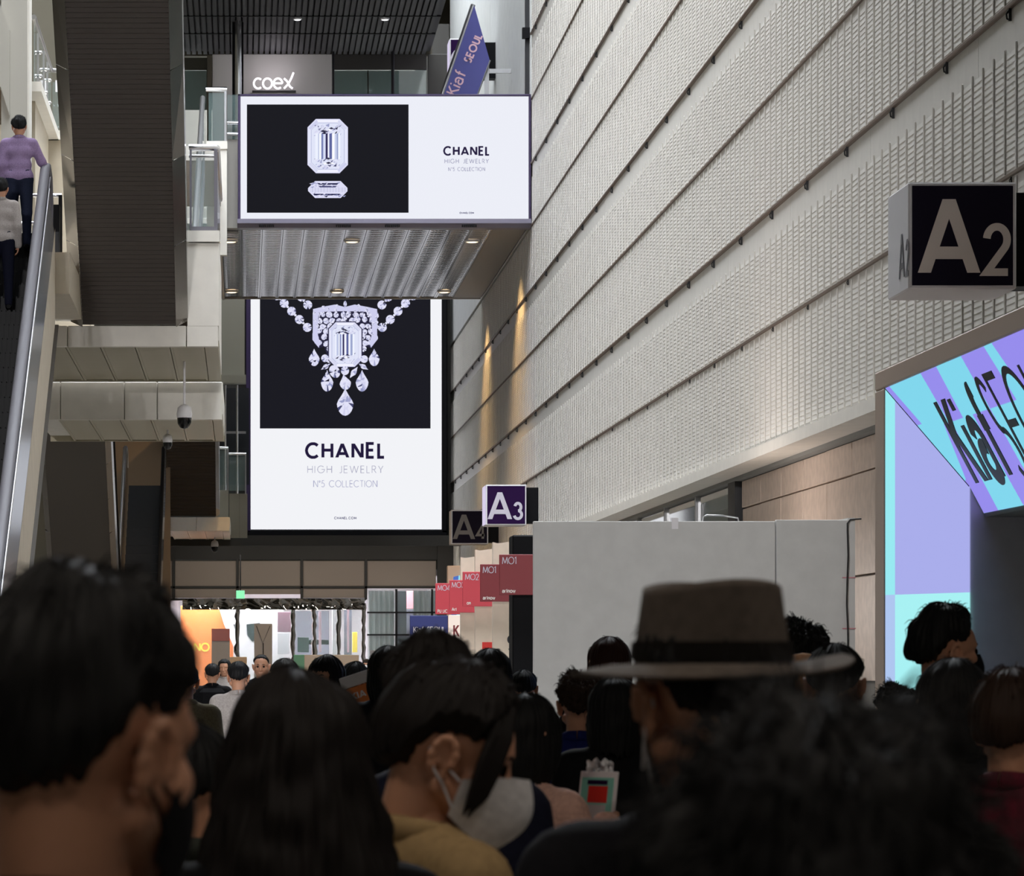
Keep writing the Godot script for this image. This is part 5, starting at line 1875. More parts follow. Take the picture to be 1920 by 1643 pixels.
func head_prims() -> Array:                # origin between the ears; the face looks along -z
	var p := [cap(Vector3(0, 0.028, 0.036), Vector3(0, 0.034, -0.018), 0.077, 0.074), cap(Vector3(0, 0.02, -0.02), Vector3(0, 0.03, -0.036), 0.066, 0.060),
		cap(Vector3(0, -0.02, -0.046), Vector3(0, -0.062, -0.050), 0.052, 0.043), cap(Vector3(0, -0.096, -0.070), Vector3(0, -0.096, -0.074), 0.019, 0.018)]
	p += both([cap(Vector3(0.056, -0.05, 0.004), Vector3(0.022, -0.092, -0.058), 0.020, 0.019), cap(Vector3(0.040, -0.022, -0.066), Vector3(0.046, -0.03, -0.045), 0.021, 0.024), cap(Vector3(0.016, 0.026, -0.088), Vector3(0.05, 0.022, -0.072), 0.010, 0.009)])
	p += both([cap(Vector3(0.031, 0.001, -0.104), Vector3(0.035, 0.001, -0.100), 0.013, 0.012, -1)])
	p += [cap(Vector3(0, 0.008, -0.090), Vector3(0, -0.036, -0.112), 0.008, 0.011), cap(Vector3(-0.012, -0.040, -0.100), Vector3(0.012, -0.040, -0.100), 0.008, 0.008),
		cap(Vector3(-0.018, -0.064, -0.094), Vector3(0.018, -0.064, -0.094), 0.007, 0.007), cap(Vector3(-0.013, -0.073, -0.091), Vector3(0.013, -0.073, -0.091), 0.008, 0.008)]
	p += [cap(Vector3(0, -0.05, 0.03), Vector3(0, -0.155, 0.022), 0.053, 0.054)]
	return p


func ear_prims() -> Array:
	var e := []
	var pts := []
	for i in 9:
		var a := deg_to_rad(lerpf(-70.0, 200.0, i / 8.0))
		pts.append(Vector3(0.083 + 0.010 * sin(a * 0.5 + 0.6), -0.006 + 0.030 * sin(a), 0.016 + 0.019 * cos(a)))
	for i in 8:
		e.append(cap(pts[i], pts[i + 1], 0.0055, 0.0055))
	e += [cap(Vector3(0.078, 0.012, 0.012), Vector3(0.08, -0.02, 0.008), 0.011, 0.009), cap(Vector3(0.081, -0.032, 0.008), Vector3(0.080, -0.036, 0.006), 0.007, 0.007), cap(Vector3(0.084, 0.01, 0.022), Vector3(0.086, -0.016, 0.02), 0.006, 0.005)]
	return both(e)


func arm(pose: String, side: float) -> Array:   # shoulder, elbow, wrist, palm end
	var s := Vector3(0.178, 1.375, 0.012)
	var r := [s, Vector3(0.215, 1.10, 0.03), Vector3(0.222, 0.865, -0.03), Vector3(0.220, 0.79, -0.045)]
	if pose == "rail" and side > 0:
		r = [s, Vector3(0.285, 1.15, -0.06), Vector3(0.335, 1.09, -0.27), Vector3(0.345, 1.10, -0.345)]
	elif pose == "read":
		r = [s, Vector3(0.245, 1.12, -0.05), Vector3(0.105, 1.325, -0.235), Vector3(0.068, 1.355, -0.285)]
	elif pose == "hold":
		r = [s, Vector3(0.225, 1.12, -0.02), Vector3(0.13, 1.18, -0.235), Vector3(0.085, 1.20, -0.29)]
	for i in 4:
		r[i].x *= side
	return r


func hand_prims(w: Vector3, e: Vector3, side: float, curl: float) -> Array:
	var d := (e - w).normalized()
	var across := Vector3(0, 0, -1) if absf(d.z) < 0.7 else Vector3(-side, 0, 0)
	across = (across - d * across.dot(d)).normalized()
	var inw := d.cross(across).normalized()
	if inw.x * side > 0:
		inw = -inw
	if absf(d.z) > 0.7:
		inw = Vector3.DOWN
	var p := [cap(w + across * 0.018, e + across * 0.026, 0.013, 0.012), cap(w, e, 0.014, 0.012), cap(w - across * 0.016, e - across * 0.024, 0.013, 0.011)]
	var lens := [0.072, 0.080, 0.074, 0.058]
	for i in 4:
		var b := e + across * (0.030 - 0.019 * i)
		var l: float = lens[i] / 3.0
		var q := b
		for j in 3:
			var t := curl * (j + 0.6) + 0.05 * i
			var nq := q + (d * cos(t) + inw * sin(t)) * l
			p.append(cap(q, nq, 0.0088 - 0.0012 * j, 0.0078 - 0.0012 * j))
			q = nq
	var th := w.lerp(e, 0.25) + across * 0.024
	var t1 := th + (d * 0.6 + across * 0.7 + inw * 0.4).normalized() * 0.034
	var t2 := t1 + (d * 0.8 + across * 0.1 + inw * 0.5).normalized() * 0.03
	p += [cap(th, t1, 0.013, 0.0105), cap(t1, t2, 0.010, 0.008)]
	return p


func body_prims(pose: String, woman: bool, grow: float, what: String) -> Array:
	var p := []
	var sh := 0.93 if woman else 1.0
	var g := grow
	if what != "legs":
		p += [cap(Vector3(-0.075 * sh, 1.275, 0.0), Vector3(0.075 * sh, 1.275, 0.0), 0.098 + g, 0.098 + g), cap(Vector3(-0.06, 1.10, 0.0), Vector3(0.06, 1.10, 0.0), 0.088 + g, 0.088 + g),
			cap(Vector3(0, 0.98, 0), Vector3(0, 1.36, 0.005), 0.10 + g, 0.085 + g), cap(Vector3(-0.14 * sh, 1.382, 0.012), Vector3(0.14 * sh, 1.382, 0.012), 0.048 + g, 0.048 + g),
			cap(Vector3(-0.05, 1.40, 0.016), Vector3(0.05, 1.40, 0.016), 0.055 + g, 0.055 + g)]
		if woman:
			p += both([cap(Vector3(0.065, 1.245, -0.075), Vector3(0.06, 1.25, -0.06), 0.05 + g, 0.05 + g)])
		for s in [-1.0, 1.0]:
			var a := arm(pose, s)
			a[0].x *= sh
			p += [cap(a[0], a[1], 0.052 + g, 0.042 + g), cap(a[1], a[2], 0.041 + g, 0.029 + g if what == "skin" else 0.036 + g)]
	if what == "top":
		p += [cap(Vector3(-0.075, 0.95, 0), Vector3(0.075, 0.95, 0), 0.098 + g, 0.098 + g)]
	else:
		p += [cap(Vector3(-0.075, 0.93, 0), Vector3(0.075, 0.93, 0), 0.096 + g, 0.096 + g)]
		p += both([cap(Vector3(0.088, 0.90, 0), Vector3(0.098, 0.49, -0.008), 0.084 + g, 0.057 + g), cap(Vector3(0.098, 0.49, -0.008), Vector3(0.10, 0.09, 0.018), 0.054 + g, 0.038 + g)])
		if what == "legs":
			p += [cap(Vector3(-0.06, 1.0, 0), Vector3(0.06, 1.0, 0), 0.090 + g, 0.090 + g)]
		else:
			p += both([cap(Vector3(0.10, 0.06, 0.03), Vector3(0.105, 0.032, -0.15), 0.036, 0.028)])
			p += [cap(Vector3(0, 1.38, 0.016), Vector3(0, 1.48, 0.012), 0.056, 0.052)]
	return p


func skin_mesh(pose: String, woman: bool, head: Transform3D) -> ArrayMesh:
	var key := pose + ("_w" if woman else "_m")
	if not torso.has(key):
		var hands := []
		for s in [-1.0, 1.0]:
			var a := arm(pose, s)
			hands += hand_prims(a[2], a[3], s, 0.75 if pose != "down" and not (pose == "rail" and s < 0) else 0.32)
		torso[key] = [field_mesh(body_prims(pose, woman, 0.0, "skin"), 0.017, 0.03), field_mesh(hands, 0.0045, 0.006)]
	if head_mesh == null:
		var st0 := SurfaceTool.new()
		st0.append_from(field_mesh(head_prims(), 0.0045, 0.014), 0, Transform3D())
		st0.append_from(field_mesh(ear_prims(), 0.003, 0.006), 0, Transform3D())
		head_mesh = st0.commit()
	var st := SurfaceTool.new()
	st.append_from(torso[key][0], 0, Transform3D())
	st.append_from(torso[key][1], 0, Transform3D())
	st.append_from(head_mesh, 0, head)
	return st.commit()


func ramp(a: float, keys: Array) -> float:       # linear between [x, y] pairs
	for i in keys.size() - 1:
		if a <= keys[i + 1][0]:
			return lerpf(keys[i][1], keys[i + 1][1], clampf((a - keys[i][0]) / (keys[i + 1][0] - keys[i][0]), 0.0, 1.0))
	return keys[keys.size() - 1][1]


func hair_mesh(o: Dictionary) -> ArrayMesh:
	# locks run from the crown over the skull to the hairline, then fall freely; line: angle from the crown by bearing (0 = brow, pi = nape)
	var nt := 150
	var ns := 44
	var thick: float = o.get("thick", 0.016)
	var amp: float = o.get("amp", 0.004)
	var curl: float = o.get("curl", 0.0)
	var flare: float = o.get("flare", 0.0)
	var sd: float = o.get("seed", 1) * 7.3
	var fr: float = o.get("locks", 8.0)
	var rows := []
	for j in ns + 3:
		rows.append([])
	var c0 := Vector3(0, 0.024, 0.008)
	for i in nt:
		var th := TAU * i / nt
		var back := absf(wrapf(th, -PI, PI))
		var line := deg_to_rad(ramp(back, o.line)) + 0.07 * wob.get_noise_2d(cos(th) * 6 + sd, sin(th) * 6)
		var fall: float = maxf(0.0, ramp(back, o.get("fall", [[0, 0], [4, 0]])) * (1.0 + 0.12 * wob.get_noise_2d(cos(th) * 9 + sd, sin(th) * 9 + 40)))
		var arcl := line * 0.095
		var total := arcl + fall
		var p := Vector3.ZERO
		var nrm := Vector3.UP
		for j in ns + 1:
			var s := total * j / float(ns)
			var phi := minf(s, arcl) / 0.095
			nrm = Vector3(sin(phi) * sin(th), cos(phi), -sin(phi) * cos(th))
			p = c0 + nrm * Vector3(0.080, o.get("dome", 0.092) if phi < PI / 2 else 0.092, 0.098)
			var edge := 1.0 if fall > 0.03 else clampf((arcl - s) / 0.022, 0.15, 1.0)
			if s > arcl:
				var l := s - arcl
				var outw := Vector3(nrm.x, 0, nrm.z)
				p += Vector3.DOWN * l + outw * (flare * l - o.get("tuck", 0.0) * l * l)
				nrm = outw.normalized()
			var ridge := amp * (wob.get_noise_3d(cos(th) * fr + sd, sin(th) * fr, s * 5.0) + 0.6 * wob.get_noise_3d(cos(th) * fr * 2.6, sin(th) * fr * 2.6 + sd, s * 9.0))
			var big: float = o.get("lump", 0.004) * wob.get_noise_3d(p.x * 14 + sd, p.y * 14, p.z * 14)
			p += nrm * ((thick + ridge) * edge + big)
			if curl > 0.0:
				p += Vector3(wob.get_noise_3d(p.x * 38 + sd, p.y * 38, p.z * 38), wob.get_noise_3d(p.x * 38, p.y * 38 + sd, p.z * 38), wob.get_noise_3d(p.x * 38, p.y * 38, p.z * 38 + sd)) * curl
			rows[j].append(p)
		rows[ns + 1].append(p - nrm * (thick * 0.9))
		rows[ns + 2].append(p - nrm * (thick + 0.01) + Vector3.UP * 0.02)
	var st := begin()
	sheet(st, rows, true)
	# loose strands that break the outline
	for k in o.get("strands", 40):
		var i := rng.randi() % nt
		var j := rng.randi_range(4, ns - 6)
		var a: Vector3 = rows[j][i]
		var out: Vector3 = (a - c0).normalized()
		var along: Vector3 = (rows[mini(j + 6, ns)][i] - a)
		var w: float = o.get("stray", 0.008) * rng.randf_range(0.4, 1.2)
		tube(st, [a - out * 0.002, a + along * 0.4 + out * w, a + along * 0.9 + out * w * rng.randf_range(0.2, 1.5)], [0.0016, 0.0013, 0.0004], 4, false)
	return done(st)


func make_hair(kind: String) -> Mesh:
	if hair.has(kind):
		return hair[kind]
	var short := [[0, 52], [0.8, 58], [1.25, 84], [1.55, 80], [1.9, 84], [2.3, 110], [PI, 122]]
	var o := {}
	match kind:
		"short": o = {"line": short, "thick": 0.018, "seed": 1}
		"short_full": o = {"dome": 0.106, "line": [[0, 52], [0.8, 58], [1.25, 84], [1.55, 82], [1.9, 86], [2.3, 118], [PI, 133]], "thick": 0.026, "lump": 0.010, "amp": 0.005, "seed": 2, "strands": 120, "stray": 0.012}
		"cropped": o = {"line": [[0, 52], [0.8, 58], [1.25, 80], [1.55, 74], [1.9, 80], [2.3, 108], [PI, 120]], "thick": 0.011, "seed": 3}
		"tousled": o = {"line": short, "thick": 0.028, "lump": 0.02, "amp": 0.009, "curl": 0.008, "seed": 4, "strands": 260, "stray": 0.022}
		"curly": o = {"locks": 14.0, "line": [[0, 60], [0.9, 66], [1.3, 92], [2.0, 100], [2.4, 118], [PI, 128]], "thick": 0.034, "lump": 0.016, "amp": 0.009, "curl": 0.005, "seed": 5, "strands": 500, "stray": 0.026, "fall": [[0, 0], [1.2, 0.0], [1.8, 0.05], [PI, 0.06]]}
		"bob": o = {"line": [[0, 66], [0.7, 66], [1.0, 84], [1.5, 92], [PI, 95]], "thick": 0.022, "seed": 6, "fall": [[0, 0], [0.7, 0.0], [1.0, 0.08], [1.5, 0.14], [PI, 0.15]], "flare": 0.12, "tuck": 1.4}
		"bob_short": o = {"line": [[0, 66], [0.7, 66], [1.0, 84], [1.5, 92], [PI, 95]], "thick": 0.024, "seed": 16, "fall": [[0, 0], [0.7, 0.0], [1.0, 0.03], [1.5, 0.05], [PI, 0.06]], "tuck": 2.0}
		"long": o = {"line": [[0, 62], [0.6, 64], [0.95, 84], [1.5, 92], [PI, 92]], "thick": 0.024, "seed": 7, "locks": 11.0, "amp": 0.006, "fall": [[0, 0], [0.6, 0.0], [0.95, 0.22], [1.5, 0.34], [PI, 0.36]], "flare": 0.28, "tuck": 0.2, "lump": 0.008}
		"tied": o = {"line": [[0, 58], [0.7, 62], [1.15, 84], [1.55, 84], [1.9, 88], [2.3, 124], [PI, 138]], "dome": 0.106, "thick": 0.028, "seed": 8, "strands": 90, "stray": 0.012}
		"bangs": o = {"line": [[0, 84], [0.6, 84], [0.95, 90], [1.5, 92], [PI, 94]], "thick": 0.022, "seed": 9, "fall": [[0, 0], [0.8, 0.0], [1.0, 0.12], [1.5, 0.17], [PI, 0.18]], "flare": 0.1, "tuck": 0.8}
	hair[kind] = hair_mesh(o)
	return hair[kind]


func mask_mesh() -> ArrayMesh:
	var st := begin()
	var rows := []
	for j in 13:
		var v := j / 12.0
		var line := []
		for i in 25:
			var a := lerpf(-1.32, 1.32, i / 24.0)
			var side := absf(a) / 1.32
			var y := lerpf(-0.006, -0.124, v)
			y = lerpf(y, -0.058, 0.55 * side * side)
			var bulge := 0.030 * sin(v * PI) * maxf(0.0, cos(a * 1.25)) + 0.012 * (1.0 - v) * maxf(0.0, cos(a * 2.2))
			line.append(Vector3((0.079 - 0.012 * v) * sin(a), y, 0.006 - (0.114 + bulge - 0.014 * v) * cos(a)))
		rows.append(line)
	sheet(st, rows)
	return done(st)


func mask_loops() -> ArrayMesh:
	var st := begin()
	for s in [1.0]:
		for y in [-0.035, -0.078]:
			tube(st, [Vector3(s * 0.076, y, -0.022), Vector3(s * 0.084, y * 0.6, 0.004), Vector3(s * 0.089, 0.022 if y > -0.05 else -0.03, 0.024), Vector3(s * 0.085, 0.0, 0.04)], 0.0022, 5)
	return done(st)


func person(label: String, px: float, top_py: float, d: float, yaw: float, o: Dictionary) -> Node3D:
	# px, top_py, d: where the crown of the hair is seen and how far away; yaw in degrees, 0 looks down the hall
	var crown := at(px, top_py, d)
	var floor_y: float = o.get("floor", 0.0)
	var raise: float = {"tousled": 0.032, "curly": 0.04, "short_full": 0.042, "tied": 0.044}.get(o.hair, 0.022) + o.get("over", 0.0)
	var hyaw := deg_to_rad(o.get("head", 0.0))
	var pitch := deg_to_rad(o.get("pitch", 0.0))
	var hx := Transform3D(Basis(Vector3.UP, hyaw) * Basis(Vector3.RIGHT, pitch), Vector3.ZERO)
	hx.origin = NECK + hx.basis * Vector3(0, 0.112, -0.012)
	var topl: float = NECK.y + 0.112 + 0.116 + raise - 0.05 * absf(sin(pitch))
	var s := (crown.y - floor_y) / topl
	var turn := deg_to_rad(yaw)
	var r := Basis(Vector3.UP, turn)
	var shift: Vector3 = r * Vector3(hx.origin.x, 0, hx.origin.z) * s
	var t := thing("person", label, "person", Vector3(crown.x - shift.x, floor_y, crown.z - shift.z), turn)
	t.scale = Vector3.ONE * s
	var pose: String = o.get("pose", "down")
	var woman: bool = o.get("woman", false)
	place("body", skin_mesh(pose, woman, hx), o.get("skin", M["skin"]), t)
	var key := "%s_%s" % [pose, woman]
	if not wear.has(key):
		wear[key] = [field_mesh(body_prims(pose, woman, 0.016, "top"), 0.018, 0.035), null]
	if not wear.has("legs"):
		var sh := begin()
		for x in [0.0]:
			tube(sh, [Vector3(x, 0.05, 0.075), Vector3(x, 0.055, 0.03), Vector3(x, 0.05, -0.06), Vector3(x, 0.042, -0.14), Vector3(x, 0.036, -0.185)], [0.03, 0.048, 0.05, 0.044, 0.02], 12, true, 0.85)
		wear["legs"] = [field_mesh(body_prims("down", false, 0.014, "legs"), 0.018, 0.02), done(sh)]
	place("jacket", wear[key][0], o.top, t)
	place("trousers", wear["legs"][0], o.get("legs", M["cloth_dark"]), t)
	for x in [-0.103, 0.103]:
		place("shoe", wear["legs"][1], M["black"], t, Transform3D(Basis(), Vector3(x, 0, 0)))
	var col := begin()
	var ring := []
	for i in 25:
		var a := TAU * i / 24.0
		ring.append(Vector3(0.068 * sin(a), 1.448 + 0.014 * cos(a), 0.014 + 0.066 * cos(a)))
	tube(col, ring, 0.02, 8, false, 1.2)
	obj("collar", col, o.get("collar", o.top), t)
	place("hair", make_hair(o.hair), o.get("hair_col", M["hair_black"]), t, hx)
	if o.get("face", false):
		if not parts.has("eye"):
			var st := begin()
			for x in [-0.032, 0.032]:
				lathe(st, [Vector2(0, -0.0045), Vector2(0.009, -0.003), Vector2(0.012, 0), Vector2(0.009, 0.003), Vector2(0, 0.0045)], Vector3(0, 0, 0), 12)
			parts["eye"] = done(st)
			st = begin()
			for x in [-1.0, 1.0]:
				tube(st, [Vector3(x * 0.016, 0.021, -0.099), Vector3(x * 0.032, 0.026, -0.094), Vector3(x * 0.050, 0.02, -0.080)], [0.003, 0.0035, 0.0015], 6)
			parts["brow"] = done(st)
		for x in [-0.032, 0.032]:
			place("eye", parts["eye"], M["eye"], t, hx * Transform3D(Basis(Vector3.RIGHT, PI / 2), Vector3(x, 0.001, -0.0895)))
		place("eyebrows", parts["brow"], M["hair_black"], t, hx)
	if o.has("mask"):
		if not parts.has("mask"):
			parts["mask"] = mask_mesh()
			parts["loops"] = mask_loops()
		var ms: float = o.get("mask_size", 1.0)
		var mk = place("face_mask", parts["mask"], o.mask, t, hx * Transform3D(Basis().scaled(Vector3(1.0, ms, ms)), Vector3(0, 0.058 * (ms - 1.0), 0)))
		mk.set_meta("label", o.get("mask_label", "face mask"))
		place("ear_loop", parts["loops"], o.mask, t, hx)
		place("ear_loop", parts["loops"], o.mask, t, hx * Transform3D(Basis(Vector3.UP, PI) * Basis(Vector3(1, 0, 0), Vector3(0, 1, 0), Vector3(0, 0, -1)), Vector3.ZERO))
	return t


func crowd():
	grain(mt("skin", c8(206, 152, 122), 0.5), 0.3, 0.93, 0.0, 21)
	mt("eye", c8(24, 18, 16), 0.2)
	for q in [["hair_black", c8(23, 23, 24)], ["hair_dark", c8(29, 25, 24)], ["hair_brown", c8(48, 34, 27)], ["hair_red", c8(60, 36, 30)], ["hair_grey", c8(92, 88, 84)]]:
		mt(q[0], q[1], 0.6).metallic_specular = 0.3
	for q in [["cloth_black", c8(24, 24, 27)], ["cloth_dark", c8(33, 33, 38)], ["cloth_navy", c8(26, 28, 46)], ["cloth_blue", c8(34, 44, 112)], ["cloth_coat", c8(176, 148, 106)], ["cloth_pink", c8(226, 182, 166)], ["cloth_lilac", c8(172, 148, 190)], ["cloth_white", c8(192, 184, 180)], ["cloth_olive", c8(136, 126, 100)], ["cloth_grey", c8(104, 106, 108)], ["cloth_maroon", c8(110, 40, 56)], ["cloth_moss", c8(62, 66, 60)], ["mask_white", c8(244, 243, 246)], ["mask_blue", c8(156, 196, 226)], ["mask_black", c8(20, 20, 24)], ["felt", c8(104, 95, 88)], ["felt_band", c8(30, 27, 25)], ["knit_tan", c8(196, 140, 92)], ["denim", c8(46, 52, 74)]]:
		var m = grain(mt(q[0], q[1], 0.85), 0.12, 0.8, 0.0, 30, 5)
		m.metallic_specular = 0.25
	var blk = M["cloth_black"]
	var drk = M["cloth_dark"]
	# nearest heads
	var p = person("person with short black hair and black ear-loop mask, large head at lower left", 158, 1062, 3.3, -26, {"hair": "short_full", "top": blk, "head": -10, "mask": M["mask_black"], "mask_label": "black face mask", "pitch": -4})
	person("person with very long straight dark brown hair, seen from behind, lower left of centre", 556, 1262, 5.5, 4, {"hair": "long", "hair_col": M["hair_dark"], "woman": true, "top": blk})
	person("person in dark mossy jacket between the short black head and the long brown hair", 352, 1352, 7.4, 0, {"hair": "short", "top": M["cloth_moss"]})
	p = person("person with white folded mask, bare ear and yellow-beige coat, looking down right", 842, 1236, 6.1, -64, {"hair": "tied", "hair_col": M["hair_dark"], "woman": true, "top": M["cloth_coat"], "head": -24, "pitch": -18, "mask": M["mask_white"], "mask_label": "white folded face mask", "mask_size": 1.14, "face": true})
	var lock := begin()
	for k in 5:
		var o := 0.006 * k
		tube(lock, [Vector3(0.05 - o * 0.5, 0.10, -0.055 - o * 0.6), Vector3(0.083 - o * 0.45, 0.05, -0.050 - o), Vector3(0.087 - o * 0.4, 0.0, -0.046 - o * 1.1), Vector3(0.085 - o * 0.3, -0.045, -0.046 - o * 0.9), Vector3(0.082 - o * 0.2, -0.085 + 0.006 * (k % 3), -0.044 - o * 0.4)], [0.008, 0.010, 0.009, 0.007, 0.002], 6)
	obj("hair_lock", lock, M["hair_dark"], p, p.get_node("hair").transform)
	person("person with dark hair and navy-black jacket directly behind the white-masked one", 806, 1180, 7.8, 6, {"hair": "short_full", "hair_col": M["hair_dark"], "top": M["cloth_navy"], "woman": false})
	var reader = person("person with dark bob and pale pink sweater right of the white mask, holding a booklet", 987, 1300, 10.6, -46, {"hair": "bob", "woman": true, "top": M["cloth_pink"], "pose": "read"})
	person("person with brown wavy hair and blue jacket behind the pale pink sweater", 1086, 1262, 16.0, -10, {"hair": "tousled", "hair_col": M["hair_brown"], "top": M["cloth_blue"]})
	person("person with reddish-brown hair just left of the felt hat", 1142, 1194, 19.2, 8, {"hair": "bob", "hair_col": M["hair_red"], "woman": true, "top": drk})
	person("person with black hair under the left brim of the felt hat", 1152, 1268, 14.0, 0, {"hair": "bangs", "woman": true, "top": blk})
	var hat = person("person wearing a dark brown felt hat, white mask strap at the ear, seen from behind", 1330, 1122, 4.8, 14, {"hair": "short", "top": drk, "mask": M["mask_white"], "mask_label": "white face mask", "over": -0.012})
	hat_on(hat)
	person("person with big wavy black hair, nearest and darkest head at the lower right", 1545, 1318, 2.3, 0, {"hair": "curly", "top": blk, "woman": true})
	person("person with tousled black hair, highest head right of the felt hat", 1500, 1164, 15.2, -8, {"hair": "tousled", "top": drk})
	var cp = person("person in a tan knit cap between the tousled head and the round black head", 1506, 1226, 14.0, 0, {"hair": "cropped", "top": M["cloth_olive"], "over": 0.006})
	var st := begin()
	lathe(st, [Vector2(0.108, -0.03), Vector2(0.111, 0.0), Vector2(0.108, 0.03), Vector2(0.104, 0.06), Vector2(0.088, 0.1), Vector2(0.055, 0.128), Vector2(0.0, 0.137)], Vector3(0, 0.01, 0.008), 28)
	obj("knit_cap", st, M["knit_tan"], cp, Transform3D(Basis(), NECK + Vector3(0, 0.112, -0.012)))
	person("person with round smooth black hair in front of the tan knit cap", 1566, 1206, 12.4, -14, {"hair": "short", "top": drk})
	person("tall person with thick black hair and black mask, turned right before the lit portal", 1774, 1130, 13.4, -58, {"hair": "short_full", "top": blk, "head": -10, "mask": M["mask_black"], "mask_label": "black face mask", "face": true})
	person("person with smooth black hair in front of the tall one by the portal", 1786, 1234, 10.4, 0, {"hair": "bob", "woman": true, "top": drk})
	person("person with dark brown hair, ear and maroon jacket at the right edge of the crowd", 1900, 1250, 9.4, -32, {"hair": "tied", "hair_col": M["hair_brown"], "woman": true, "top": M["cloth_maroon"]})
	person("person whose dark tousled crown shows low in front of the portal's lit pillar", 1680, 1284, 16.4, 0, {"hair": "tousled", "top": drk, "woman": true})
	# middle distance
	person("person facing the camera, short hair, farthest bare face left of centre", 490, 1226, 42.0, 176, {"hair": "cropped", "top": drk, "face": true})
	person("person with round black hair and pale shirt seen from behind, left of centre", 447, 1240, 32.0, 0, {"hair": "short", "top": M["cloth_white"]})
	person("small far person with dark hair and white top left of the pale-shirted one", 421, 1236, 58.0, 170, {"hair": "bob", "woman": true, "top": M["cloth_white"]})
	var bp = person("person carrying a black backpack near the left, seen from behind", 398, 1244, 46.0, 0, {"hair": "short", "top": blk})
	st = begin()
	cbox(st, Vector3(0, 1.2, 0.19), Vector3(0.32, 0.44, 0.17), 0.05)
	cbox(st, Vector3(0, 1.1, 0.29), Vector3(0.24, 0.2, 0.06), 0.02)
	obj("backpack", st, M["cloth_black"], bp)
	person("person in an olive jacket beside the large black head at the left", 346, 1242, 25.0, 10, {"hair": "short", "top": M["cloth_olive"]})
	person("person with pale blue mask and dark hair facing the camera", 611, 1228, 22.0, 146, {"hair": "bangs", "woman": true, "top": drk, "mask": M["mask_blue"], "mask_label": "pale blue face mask", "face": true})
	person("person with dark mask looking down, right of the pale blue mask", 666, 1242, 27.0, 190, {"hair": "bangs", "woman": true, "top": blk, "pitch": -12, "mask": M["mask_black"], "mask_label": "dark face mask", "face": true})
	person("tiny far person with white mask and grey top above the orange board", 687, 1236, 96.0, 170, {"hair": "bangs", "woman": true, "top": M["cloth_grey"], "hair_col": M["hair_dark"], "mask": M["mask_white"], "mask_label": "white face mask", "face": true})
	person("person with black hair immediately right of the orange board", 728, 1211, 19.4, 0, {"hair": "bob", "woman": true, "top": drk})
	person("person with greying hair showing just above the long brown hair", 534, 1234, 24.0, 0, {"hair": "short", "hair_col": M["hair_grey"], "top": M["cloth_grey"]})
	person("person with dark hair before the cream stand walls", 918, 1216, 18.0, 0, {"hair": "bob", "woman": true, "top": drk})
	person("person with low dark hair before the black tower", 982, 1256, 25.0, 0, {"hair": "short", "top": M["cloth_navy"]})
	# riders on the escalator
	person("person in lilac sweatshirt and jeans riding the left escalator, hand on rail", 36, 216, 52.8, 0, {"hair": "short_full", "top": M["cloth_lilac"], "legs": M["denim"], "pose": "rail", "floor": 6.97})
	person("person in a white shirt and dark trousers lower on the left escalator", 2, 333, 51.0, 0, {"hair": "short_full", "top": M["cloth_white"], "legs": M["cloth_navy"], "floor": 6.03})
	# the booklet
	var bk := thing("booklet", "teal booklet with red and white print right of the pink sweater", "booklet")
	var c: Vector3 = reader.transform * Vector3(0.0, 1.40, -0.315)
	var b: Basis = reader.transform.basis.orthonormalized() * Basis(Vector3.RIGHT, -0.15)
	st = begin()
	cbox(st, c, Vector3(0.13, 0.16, 0.008), 0.002, b)
	obj("cover", st, M["sign_white"], bk)
	for q in [[0, 0.0, 0.112, 0.126, "teal_print"], [0.004, 0.018, 0.068, 0.045, "red_bright"], [0.004, -0.03, 0.062, 0.04, "poster_grey"], [0.0, 0.05, 0.07, 0.012, "sign_violet"]]:
		st = begin()
		box(st, c + b * Vector3(q[0], q[1], 0.0045 + (0.0 if q[4] == "teal_print" else 0.0008)), Vector3(q[2], q[3], 0.001), b)
		obj("print", st, M[q[4]], bk)
	var tp := begin()
	var rows := []
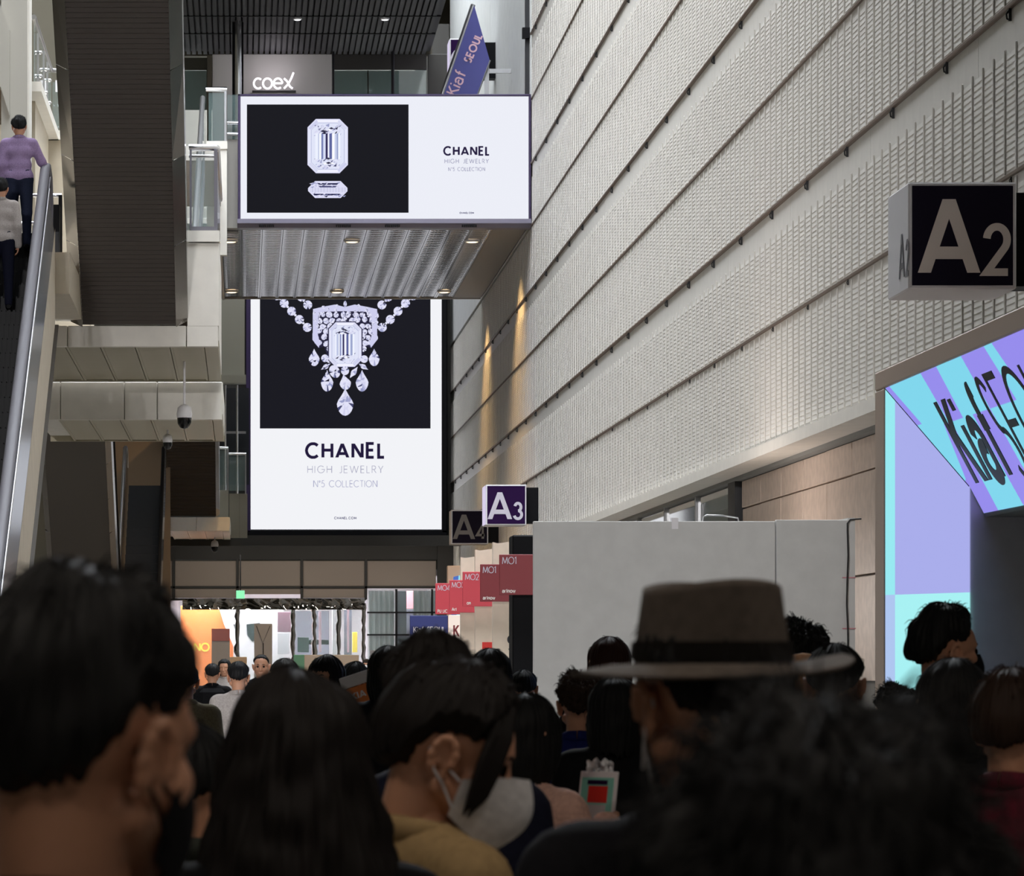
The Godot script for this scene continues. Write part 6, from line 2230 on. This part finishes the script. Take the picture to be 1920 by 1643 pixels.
	for j in 6:
		var line := []
		for i in 12:
			line.append(c + b * Vector3(0, 0.08, 0) + Vector3(0.07 * (i / 11.0 - 0.5), 0.03 * (1.0 - j / 5.0) + 0.012 * wob.get_noise_2d(i * 0.9, j * 0.7), 0.03 * wob.get_noise_2d(i * 0.8 + 9, j)))
		rows.append(line)
	sheet(tp, rows)
	tag(obj("paper", tp, M["mask_white"]), "crumpled white paper above the teal booklet", "paper")


func hat_on(p: Node3D):
	var hx: Transform3D = p.get_node("hair").transform
	var hn := Node3D.new()
	hn.name = "felt_hat"
	p.add_child(hn)
	hn.transform = hx
	var st := begin()
	var prof := [[0.0, 0.055], [0.3, 0.056], [0.62, 0.075], [0.9, 0.105], [0.985, 0.112], [1.0, 0.10], [1.02, 0.03], [1.05, -0.005]]
	var rows := []
	for q in prof:
		var line := []
		for i in 40:
			var a := TAU * i / 40
			var pinch: float = 1.0 - 0.05 * maxf(0.0, cos(a)) * (1.0 if q[1] > 0.05 else 0.3)
			var fr: float = 0.006 * cos(a * 2.0) * q[0]
			line.append(Vector3(sin(a) * 0.087 * q[0] * pinch * (0.93 if q[1] > 0.08 else 1.0), 0.052 + q[1] * 0.80 + fr, -cos(a) * 0.108 * q[0] + 0.006))
		rows.append(line)
	sheet(st, rows, true)
	obj("crown", st, M["felt"], hn)
	st = begin()
	rows = []
	for q in [[1.04, 0.022, 0.0], [1.07, 0.0, 0.0]]:
		var line := []
		for i in 40:
			var a := TAU * i / 40
			line.append(Vector3(sin(a) * 0.089 * q[0], 0.052 + q[1], -cos(a) * 0.11 * q[0] + 0.006))
		rows.append(line)
	sheet(st, rows, true)
	obj("hat_band", st, M["felt_band"], hn)
	st = begin()
	rows = []
	for q in [0.0, 0.35, 0.7, 0.95, 1.0, 0.97, 0.7, 0.35, 0.02]:
		var line := []
		var under := -0.004 if rows.size() > 4 else 0.0
		for i in 56:
			var a := TAU * i / 56
			var w := 0.078
			var lift: float = (0.012 * maxf(0.0, sin(a)) ** 2 - 0.010 * maxf(0.0, -sin(a)) - 0.012 * absf(cos(a))) * q * q
			line.append(Vector3(sin(a) * (0.090 + w * q), 0.048 + lift + under, -cos(a) * (0.112 + w * 0.9 * q) + 0.006))
		rows.append(line)
	sheet(st, rows, true)
	obj("brim", st, M["felt"], hn)
